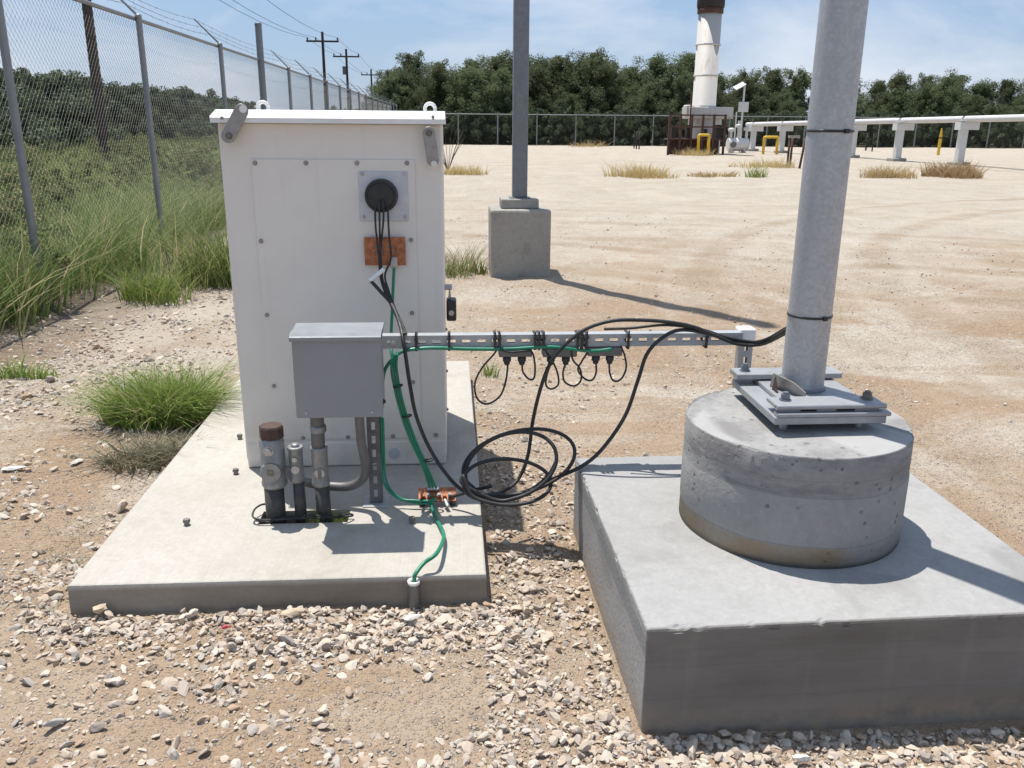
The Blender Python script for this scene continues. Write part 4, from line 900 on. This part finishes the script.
def trunk_bm(h, ctr, seed, r0):
    r = random.Random(seed); bm = B(); tops = sorted(list(ctr), key=lambda c: c[2])[::max(1, len(ctr)//9)]
    for k in range(2):
        base = Vector((r.uniform(-.2, .2), r.uniform(-.2, .2), -.2)); mid = Vector((r.uniform(-.4, .4), r.uniform(-.4, .4), h*.35)); tube(bm, [base, base.lerp(mid, .5)+Vector((r.uniform(-.1, .1), 0, 0)), mid], r0, 7, 4, taper=r0*.6)
        for c in tops[k::2]: tube(bm, [mid, mid.lerp(Vector(c), .5)+Vector((0, 0, .2)), Vector(c)], r0*.5, 5, 3, taper=r0*.1)
    return bm
def make_tree(name, label, cat, seed, h, w, nc, nl, s0, s1, mat, group, low=.08):
    v, f, ctr = crown_mesh(seed, h, w, nc, nl, s0, s1, low); o = thing(name, label, cat, (0, 0, 0), group)
    part('trunk', trunk_bm(h, ctr, seed, .13 if h > 5 else .06), M['bark'], o); link('crown', np_mesh('crown', v, f), M[mat], o); return o
lab_t = 'dark green mesquite tree in the tree line behind the far fence'
protos = [make_tree('mesquite_tree', lab_t, 'tree', 300+k, 7.0, (2.6, 2.2, 2.9, 2.4, 2.1)[k], (210, 190, 230, 200, 180)[k], 165, .04, .105, 'leaf', 'trees behind the far fence', .06) for k in range(5)]
skyline = [(375, 95), (390, 68), (410, 62), (440, 60), (470, 58), (500, 52), (540, 50), (570, 52), (598, 46), (630, 58), (660, 60), (690, 55), (720, 70), (745, 68), (775, 68), (800, 72), (850, 80), (880, 82), (900, 78), (930, 70), (955, 68), (985, 78), (1010, 76), (1040, 72), (1070, 74), (350, 108)]
rt = random.Random(11); used = [False]*5
fill = [(a[0]+b[0])/2 for a, b in zip(sorted(skyline)[:-1], sorted(skyline)[1:])]
jobs = [(px, py, 73, 1.0) for px, py in skyline]+[(px+rt.uniform(-8, 8), py, 67, .82) for px, py in skyline]
for px in fill: jobs.append((px, np.interp(px, [a[0] for a in sorted(skyline)], [a[1] for a in sorted(skyline)]), 70, .88))
for px, py, Y0, fr in jobs:
    Y = Y0+rt.uniform(-1.5, 1.5); x = on_y(px, py, Y).x; h = on_y(px, py, Y).z*(fr+(rt.uniform(-.28, .10) if fr < 1 else rt.uniform(-.10, .08)))
    k = rt.randrange(5); s_ = h/6.9; o = protos[k] if not used[k] else copy_tree(protos[k])
    used[k] = True; o.location = (x, Y, -.05); o.rotation_euler = (0, 0, rt.uniform(0, 6.28)); sw_ = max(.6, s_*rt.uniform(.95, 1.3)) if h > 3 else s_; o.scale = (sw_, sw_, s_)
    if fr == 1 and px == 598: o['label'] = 'tallest airy mesquite tree right of the square post'
    if fr == 1 and px == 375: o['label'] = 'low tree at the left end of the tree line'
lab_s = 'dark scrub bush in the row beyond the field behind the left fence'
sp = [make_tree('scrub_bush', lab_s, 'bush', 400+k, 3.4, (2.4, 2.1, 2.7)[k], (60, 52, 66)[k], 200, .04, .10, 'scrub', 'scrub bushes beyond the field', .03) for k in range(3)]
us = [False]*3
def bush(x, y, s_, rz):
    k = rt.randrange(3); o = sp[k] if not us[k] else copy_tree(sp[k]); us[k] = True
    o.location = (x, y, -.1); o.scale = (s_*1.35, s_*1.35, s_); o.rotation_euler = (0, 0, rz)
for i in range(48):
    Y = 20+i*1.6; x = -16.5-.06*(Y-20)+rt.uniform(-1, 1); bush(x, Y, rt.uniform(.86, 1.08), rt.uniform(0, 6))
for i in range(36):
    Y = 22+i*2.4; x = -21.5-.06*(Y-20)+rt.uniform(-1, 1); bush(x, Y, rt.uniform(.95, 1.25), rt.uniform(0, 6))
# low undergrowth along the far fence (one mass)
v, f = [], []; o_ = 0
for k in range(110):
    vv, ff_, _ = crown_mesh(600+k % 6, 2.4, 1.6, 22, 60, .06, .15, .02); vv = vv+np.array([-9+k*.6+rt.uniform(-.4, .4), 64.0+rt.uniform(-.5, .8), 0]); v.append(vv); f.append(ff_+o_); o_ += len(vv)
ug = link('undergrowth', np_mesh('undergrowth', np.concatenate(v), np.concatenate(f)), M['scrub']); ug['kind'] = 'stuff'; ug['label'] = 'dark undergrowth in the shade behind the far fence'; ug['category'] = 'undergrowth'

# grass field beyond the fence (one mass)
protoG = [blades(46, .24, .28, .85, .0042, .5, 700+k) for k in range(8)]; v, f = [], []; o_ = 0
for k in range(6500):
    y = 3.5+62*rng.random()**1.7; x = FX+.12-(rng.random()**1.15)*min(16, 3+y*.55)
    n = noise.noise((x*.5, y*.35, 1))*.5+.5
    if not seen(x, y, .4, 160): continue
    if 7.1 < y < 8.5 and x > -3.9 and rng.random() < .75: continue
    vv, ff_ = protoG[rng.integers(8)]; a = rng.uniform(0, 6.28); s_ = (.45+.75*n)*rng.uniform(.7, 1.25)*(1 if y < 14 else .85); m = np.array(Matrix.Rotation(a, 3, 'Z'))
    w = (vv@m.T)*np.array([s_*(1.2+y*.03), s_*(1.2+y*.03), s_]); w += np.array([x, y, gz(x, y)]); v.append(w); f.append(ff_+o_); o_ += len(w)
fg = link('field_grass', np_mesh('field_grass', np.concatenate(v), np.concatenate(f)), M['field']); fg['kind'] = 'stuff'; fg['label'] = 'tall green and straw coloured grass in the field beyond the fence'; fg['category'] = 'grass'

M['weed'] = leafmat('field weed leaves', (.10, .135, .045), (.22, .235, .085), .35, (.30, .24, .13))
protoW = [crown_mesh(800+k, 1.0, .55, 14, 80, .012, .034, .05)[:2] for k in range(6)]; v, f = [], []; o_ = 0
for k in range(1700):
    y = 6.5+55*rng.random()**1.4; x = FX-.4-rng.random()*min(15, 2.5+y*.5); n = noise.noise((x*.35, y*.22, 5))*.5+.5
    if rng.random() > n*1.5-.2 or not seen(x, y, .4, 120): continue
    vv, ff_ = protoW[rng.integers(6)]; a = rng.uniform(0, 6.28); s_ = rng.uniform(.4, 1.1)*(.6+.6*n); m = np.array(Matrix.Rotation(a, 3, 'Z'))
    w = (vv@m.T)*np.array([s_*1.3, s_*1.3, s_]); w += np.array([x, y, gz(x, y)]); v.append(w); f.append(ff_+o_); o_ += len(w)
fw_ = link('field_weeds', np_mesh('field_weeds', np.concatenate(v), np.concatenate(f)), M['weed']); fw_['kind'] = 'stuff'; fw_['label'] = 'olive leafy weeds standing among the field grass beyond the fence'; fw_['category'] = 'weeds'
# single tufts
tuft('grass_clump', on_z(165, 425), 'bright green dense grass clump beside the left edge of the slab', 'grass clump', 'grass', 3400, .19, .15, .40, .0038, .95, 21, sxy=(1.1, .85), droop=.7)
tuft('grass_clump', on_z(152, 468), 'grey green wilted grass against the left edge of the slab', 'grass clump', 'deadgrass', 800, .15, .08, .2, .003, 1.2, 22, sxy=(1.2, .8))
tuft('grass_clump', on_z(30, 381), 'small green tuft on the gravel at the far left', 'grass clump', 'grass', 150, .12, .06, .19, .004, .8, 23, sxy=(1.3, .7))
tuft('grass_clump', on_z(152, 300), 'green grass clump with pale stems at the foot of the second fence post', 'grass clump', 'grass', 750, .30, .15, .45, .0045, .7, 24)
tuft('grass_clump', on_z(4, 308), 'large dark green grass clump at the left edge by the fence', 'grass clump', 'field', 1500, .36, .25, .62, .006, .5, 25)
tuft('grass_clump', on_z(205, 285), 'tall yellow green grass clump left of the cabinet', 'grass clump', 'field', 1200, .42, .3, .85, .006, .55, 26)
tuft('grass_clump', on_z(455, 275), 'green grass clump just right of the cabinet', 'grass clump', 'field', 300, .24, .15, .48, .004, .7, 27)
tuft('grass_clump', on_z(479, 274), 'tiny green tuft beside the concrete block of the square post', 'grass clump', 'grass', 70, .08, .08, .2, .004, .5, 28)
tuft('grass_clump', on_z(489, 377), 'small green sprig on the gravel below the rail', 'grass clump', 'grass', 60, .05, .05, .13, .003, .6, 29)
tuft('grass_clump', on_z(60, 590), 'thin dead grass stems lying on dirt at the lower left', 'grass clump', 'deadgrass', 60, .16, .02, .07, .002, 3.5, 30)
tuft('grass_clump', on_z(95, 545), 'grey dead weed stems on dirt left of the slab', 'grass clump', 'deadgrass', 80, .18, .02, .08, .002, 3.0, 31)
for (px, py, n, sp_, h1, sx_, m, lb) in ((464, 174, 520, .9, .5, 1.0, 'straw', 'dry straw tuft right behind the cabinet corner'), (638, 177, 700, .95, .55, 1.0, 'straw', 'dry straw tuft in the middle of the yard'),
        (690, 156, 420, 1.1, .5, 1.0, 'straw', 'dry straw tuft at the foot of the white stack'), (768, 168, 420, 1.1, .5, 1.1, 'straw', 'dry straw tuft left of the rusty frame'),
        (943, 177, 1100, .85, .65, 1.15, 'straw', 'large dry straw clump in front of the white pipe supports'), (894, 178, 520, .7, .45, 1.2, 'straw', 'smaller dry straw clump beside the large one at the pipe supports'),
        (590, 147, 200, 1.3, .6, 1.5, 'straw', 'dry straw tuft at the far fence'), (700, 176, 160, .5, .25, 2.2, 'straw', 'low straw strip across the yard'), (756, 177, 120, .35, .45, .9, 'grass', 'grey green weed in the yard left of the thick pole')):
    tuft('grass_clump', on_z(px, py), lb, 'grass clump', m, n, sp_, h1*.35, h1, .012, .55, px, sxy=(sx_, .8))
p = on_z(448, 172); bm = B(); r0 = random.Random(5)
for k in range(16):
    a = r0.uniform(0, 6.28); h = r0.uniform(.6, 1.25); e = Vector((math.cos(a)*.45, math.sin(a)*.3, h)); tube(bm, [p, p+e*.5+Vector((0, 0, .1)), p+e, p+e*1.12+Vector((r0.uniform(-.1, .1), 0, .05))], .008, 4, 3, taper=.003)
single('dry_weed', bm, M['bark'], 'tall dry brown weed stalks right behind the cabinet corner', 'weed', p)

# ------------------------------------------------------------ white pipe run
def on_line(px):          # plan position on the pipe centre line for a picture column
    A, Bv = Vector((19.67, 32.9)), Vector((17.6, 52)); d = ray(px, 140); dd = Vector((d.x, d.y)); e = Bv-A
    det = dd.x*(-e.y)+dd.y*e.x; s_ = (A.x*(-e.y)+A.y*e.x)/det; return dd*s_
pr_ = thing('pipe_run', 'white twin pipeline raised on concrete and steel supports at right', 'pipeline', (19.6, 33, 0))
q0, q1 = on_line(1085), on_line(746)
dirv = (q1-q0).normalized(); nrm = Vector((dirv.y, -dirv.x))
bm = B(); cyl(bm, (q0.x, q0.y, 1.80), (q1.x, q1.y, 1.50), .115, seg=18); part('pipe', bm, M['far_white'], pr_)
bm = B(); cyl(bm, (q0.x+nrm.x*.36, q0.y+nrm.y*.36, 1.79), (q1.x+nrm.x*.36, q1.y+nrm.y*.36, 1.49), .105, seg=18); part('pipe', bm, M['far_white'], pr_)
for px in (1062, 962, 899, 853, 814, 782, 753):
    q_ = on_line(px); u = (q_-q0).length/(q1-q0).length; zt_ = 1.80-.30*u-.115
    sup = B(); box(sup, q_.x-.13, q_.x+.13, q_.y-.13, q_.y+.13, .0, zt_-.28); so = part('support', sup, M['far_white'], pr_)
    bm = B(); box(bm, q_.x-.26, q_.x+.50, q_.y-.2, q_.y+.2, zt_-.28, zt_+.002); part('saddle', bm, M['far_white'], so)
    bm = B(); box(bm, q_.x-.3, q_.x+.3, q_.y-.3, q_.y+.3, -.2, .14, .02); part('base_block', bm, M['footing'], so)
    bm = B(); box(bm, q_.x-.20, q_.x+.20, q_.y-.05, q_.y+.05, zt_+.225, zt_+.26); part('strap', bm, M['rust'], so)

# ------------------------------------------------------------ stack with platform
SYk = 45.5
def sp_(x, y): return on_y(x, y, SYk)
sx_ = (sp_(693, 106).x+sp_(716, 106).x)/2-.03; zk = sp_(706, 106).z
stk = thing('flare_stack', 'tall white weathered stack with dark rusty top in the yard', 'stack', (sx_, SYk, 0))
z15, z0_ = sp_(708, 14).z, sp_(708, 8).z
bm = B(); lathe(bm, (sx_, SYk, 0), [(.62, zk-.6), (.62, zk), (.595, zk+.01), (.575, z15)], 28); sh = part('shaft', bm, M['stack'], stk)
for y in (45, 76):
    z = sp_(706, y).z; bm = B(); lathe(bm, (sx_, SYk, z), [(.57, -.04), (.625, -.04), (.625, .04), (.57, .04)], 28); part('flange', bm, M['stack'], sh)
bm = B(); lathe(bm, (sx_, SYk, 0), [(.60, z15), (.64, z15+.02), (.64, z0_), (.60, z0_)], 28); part('rust_band', bm, M['rust'], stk)
bm = B(); lathe(bm, (sx_, SYk, 0), [(.66, z0_), (.68, z0_+.1), (.68, z0_+.85), (.6, z0_+1.1), (.3, z0_+1.15)], 28); part('top_cap', bm, M['dark_steel'], stk)
a, d = sp_(687, 107), sp_(727, 119)
bm = B(); box(bm, a.x, d.x, SYk-1, SYk+1, d.z, a.z, .05, 2); part('burner_housing', bm, M['stack'], stk)
bm = B(); cyl(bm, (sx_+.1, SYk, .02), (sx_+.1, SYk, d.z+.01), .85, seg=28); part('burner_drum', bm, M['stack'], stk)
bm = B(); box(bm, a.x-.1, a.x+.3, SYk-.4, SYk+.4, d.z+.2, a.z+.1, .05); part('blower', bm, M['stack'], stk)
plf = thing('service_platform', 'dark rusty railed platform around the foot of the white stack', 'platform', (sx_, SYk-1.6, 0))
xl, xr_ = on_y(668, 150, SYk-1.9).x, on_y(723, 150, SYk-1.9).x
bm = B(); box(bm, xl, xr_, SYk-1.9, SYk-.9, .72, .80); dk = part('deck', bm, M['rust'], plf)
bm = B(); box(bm, xl+.1, xr_-.1, SYk-1.45, SYk-1.38, .02, .72); part('skirt', bm, M['rust'], plf)
for k in range(6):
    x = xl+(xr_-xl)*k/5; bm = B(); box(bm, x-.05, x+.05, SYk-1.95, SYk-1.85, 0, 1.95); part('post', bm, M['rust'], plf)
for z in (1.35, 1.9):
    bm = B(); box(bm, xl-.05, xr_+.05, SYk-2.0, SYk-1.952, z-.035, z+.035); part('rail', bm, M['rust'], plf)
for a_, h_ in ((.15, 1.0), (.9, 1.25), (1.7, .9), (2.4, 1.3)):
    bm = B(); box(bm, xl+a_, xl+a_+.25, SYk-1.82, SYk-1.5, .81, .81+h_*.5); part('valve_box', bm, M['dark_steel'], plf)
for a_ in (.5, 1.35, 2.1):
    bm = B(); tube(bm, [(xl+a_, SYk-1.85, 0), (xl+a_+.35, SYk-1.85, .72)], .045, 6, raw=True); part('brace', bm, M['rust'], plf)
bm = B(); x = sp_(686, 90).x; box(bm, x-.035, x+.035, SYk-1.2, SYk-1.13, .8, sp_(686, 92).z); part('mast', bm, M['rust'], plf)

# yellow pipe guards
def guard(px0, px1, py0, py1, Y, label):
    a, d = on_y(px0, py0, Y), on_y(px1, py1, Y); bm = B(); r_ = .07
    tube(bm, [(a.x, Y, -.1), (a.x, Y, a.z-.05), (a.x+.015, Y, a.z-.015), (a.x+.05, Y, a.z), (d.x-.05, Y, a.z), (d.x-.015, Y, a.z-.015), (d.x, Y, a.z-.05), (d.x, Y, -.1)], r_, 10, raw=True)
    single('pipe_guard', bm, M['yellow'], label, 'barrier', ((a.x+d.x)/2, Y, 0), 'yellow pipe guards')
guard(699, 708, 135, 152, 42.8, 'yellow arched pipe guard in front of the white stack')
guard(764.5, 776.5, 137, 152, 45.5, 'yellow arched pipe guard between the white pipe supports')
# yellow marker post
p = on_z(938, 155); bm = B(); cyl(bm, (p.x, p.y, -.1), (p.x, p.y, 1.05), .075, seg=12); mk = single('marker_post', bm, M['yellow'], 'thin yellow marker post standing alone under the white pipe at right', 'post', p)
bm = B(); cyl(bm, (p.x, p.y, 1.05), (p.x, p.y, 1.38), .06, .03, seg=12); part('tip', bm, M['yellow'], mk)
bm = B(); cyl(bm, (p.x, p.y, .85), (p.x, p.y, .92), .08, seg=12); part('band', bm, M['black_plastic'], mk)
# rusty frame (near) and dark frame (behind)
def frame(px0, px1, pyt, pyb, label, mat, lean=.0):
    p0, p1 = on_z(px0, pyb), on_z(px1, pyb+1); Y = p0.y; zt_ = on_y(px0, pyt, Y).z
    fr2 = thing('pipe_stand', label, 'frame', (p0.x, Y, 0)); w_ = .042
    for x_, y_, l_ in ((p0.x, p0.y, 0), (p1.x, p1.y, lean), (p1.x+.02, p1.y+.9, 0)):
        bm = B(); tube(bm, [(x_, y_, -.1), (x_+l_, y_, zt_)], w_, 8, raw=True); part('leg', bm, M[mat], fr2)
    bm = B(); box(bm, p0.x-.05, p1.x+lean+.06, Y-.06, Y+.05, zt_-.001, zt_+.09); part('crossbar', bm, M['footing'] if mat == 'rust' else M[mat], fr2)
frame(787, 799, 138, 168, 'rusty steel frame stand left of the thick pole', 'rust', .12)
frame(866, 872, 133, 150, 'small dark steel stand right of the thick pole', 'dark_steel')
frame(634, 639, 131, 148, 'small dark post stand with white light at the far fence', 'dark_steel')
# white meter vessel
Yv = 47.5; a, d = on_y(728, 139, Yv), on_y(747, 150, Yv)
mv = thing('meter_vessel', 'small white horizontal vessel with valves beside the stack', 'vessel', ((a.x+d.x)/2, Yv, 0)); zc_ = (a.z+d.z)/2; r_ = .34
bm = B(); tube(bm, [(a.x, Yv, zc_), (a.x+.08, Yv, zc_), (d.x-.08, Yv, zc_), (d.x, Yv, zc_)], r_, 18, raw=True); part('tank', bm, M['far_white'], mv)
for x in (a.x+.2, d.x-.2):
    bm = B(); box(bm, x-.06, x+.06, Yv-.25, Yv+.25, -.05, zc_-.2); part('saddle', bm, M['far_white'], mv)
for x, h in ((a.x+.15, .55), ((a.x+d.x)/2, .9), (d.x-.1, .65)):
    bm = B(); cyl(bm, (x, Yv, zc_+.2), (x, Yv, zc_+r_+h), .07, seg=10); lathe(bm, (x, Yv, zc_+r_+h*.6), [(.14, 0), (.18, .05), (.18, .14), (.1, .18)], 12); part('valve', bm, M['far_white'], mv)
bm = B(); cyl(bm, (a.x+.2, Yv-.34, zc_), (a.x+.2, Yv-.42, zc_), .16, seg=14); part('gauge', bm, M['conduit'], mv)
# solar mast
Ys = 48; p = on_y(739.5, 150, Ys); ztop = on_y(739.5, 83, Ys).z
sm = thing('solar_mast', 'thin pale mast with small tilted solar panel and white box', 'mast', (p.x, Ys, 0))
bm = B(); cyl(bm, (p.x, Ys, 0), (p.x, Ys, ztop), .05, seg=10); part('mast', bm, M['far_white'], sm)
z1 = on_y(738, 102, Ys).z; z0 = on_y(738, 112, Ys).z; bm = B(); box(bm, p.x-.28, p.x+.22, Ys-.28, Ys-.05, z0, z1, .02); part('control_box', bm, M['far_white'], sm)
bm = B(); box(bm, -.3, .3, -.22, .22, -.02, .02); bmesh.ops.rotate(bm, verts=bm.verts, cent=(0, 0, 0), matrix=Matrix.Rotation(R(-28), 3, 'Y')@Matrix.Rotation(R(25), 3, 'X')); bmesh.ops.translate(bm, verts=bm.verts, vec=(p.x-.28, Ys, on_y(735, 86, Ys).z)); part('solar_panel', bm, M['galv_dark'], sm)
bm = B(); cyl(bm, (p.x-.28-.05, Ys, .0), (p.x-.28-.05, Ys, z0+.01), .035, seg=8); part('strut', bm, M['far_white'], sm)

# ------------------------------------------------------------ light
SUN_DIR = Vector((-.573, .819, 0)).normalized(); EL = R(72)
sv = Vector((SUN_DIR.x*math.cos(EL), SUN_DIR.y*math.cos(EL), math.sin(EL)))
sl_ = bpy.data.lights.new('sun', 'SUN'); sl_.energy = 5.0; sl_.angle = R(.5); sl_.color = (1, .955, .89)
so = bpy.data.objects.new('sun', sl_); C.objects.link(so); so.rotation_euler = (-sv).to_track_quat('-Z', 'Y').to_euler(); so.location = (-5, 6, 20)
w = bpy.data.worlds.new('World'); sc.world = w; w.use_nodes = True; N = w.node_tree.nodes; L = w.node_tree.links
sky = N.new('ShaderNodeTexSky'); sky.sky_type = 'NISHITA'; sky.sun_disc = False; sky.sun_elevation = EL; sky.sun_rotation = math.atan2(SUN_DIR.x, SUN_DIR.y)
sky.air_density = 1.15; sky.dust_density = .7; sky.ozone_density = 3.0; sky.altitude = 100
tc = N.new('ShaderNodeTexCoord'); mp_ = N.new('ShaderNodeMapping'); mp_.inputs['Scale'].default_value = (1.25, 1.25, 3.4); L.new(tc.outputs['Generated'], mp_.inputs['Vector'])
nz1 = N.new('ShaderNodeTexNoise'); nz1.inputs['Scale'].default_value = 2.6; nz1.inputs['Detail'].default_value = 8; nz1.inputs['Roughness'].default_value = .58; nz1.inputs['Distortion'].default_value = .35; L.new(mp_.outputs[0], nz1.inputs['Vector'])
rp_ = N.new('ShaderNodeMapRange'); rp_.inputs[1].default_value = .43; rp_.inputs[2].default_value = .68; rp_.inputs[3].default_value = .05; rp_.inputs[4].default_value = .88; L.new(nz1.outputs['Fac'], rp_.inputs[0])
mixc = N.new('ShaderNodeMix'); mixc.data_type = 'RGBA'; L.new(rp_.outputs[0], mixc.inputs[0]); mixs = N.new('ShaderNodeMix'); mixs.data_type = 'RGBA'; mixs.inputs[0].default_value = .62; L.new(sky.outputs[0], mixs.inputs[6]); mixs.inputs[7].default_value = (2.35, 3.65, 6.1, 1); L.new(mixs.outputs[2], mixc.inputs[6]); mixc.inputs[7].default_value = (6.2, 6.7, 7.5, 1)
L.new(mixc.outputs[2], N['Background'].inputs[0]); N['Background'].inputs[1].default_value = .10
vs = sc.view_settings; vs.view_transform = 'Standard'; vs.look = 'None'; vs.gamma = 1; vs.use_curve_mapping = False; vs.exposure = 0.32
sc.display_settings.display_device = 'sRGB'
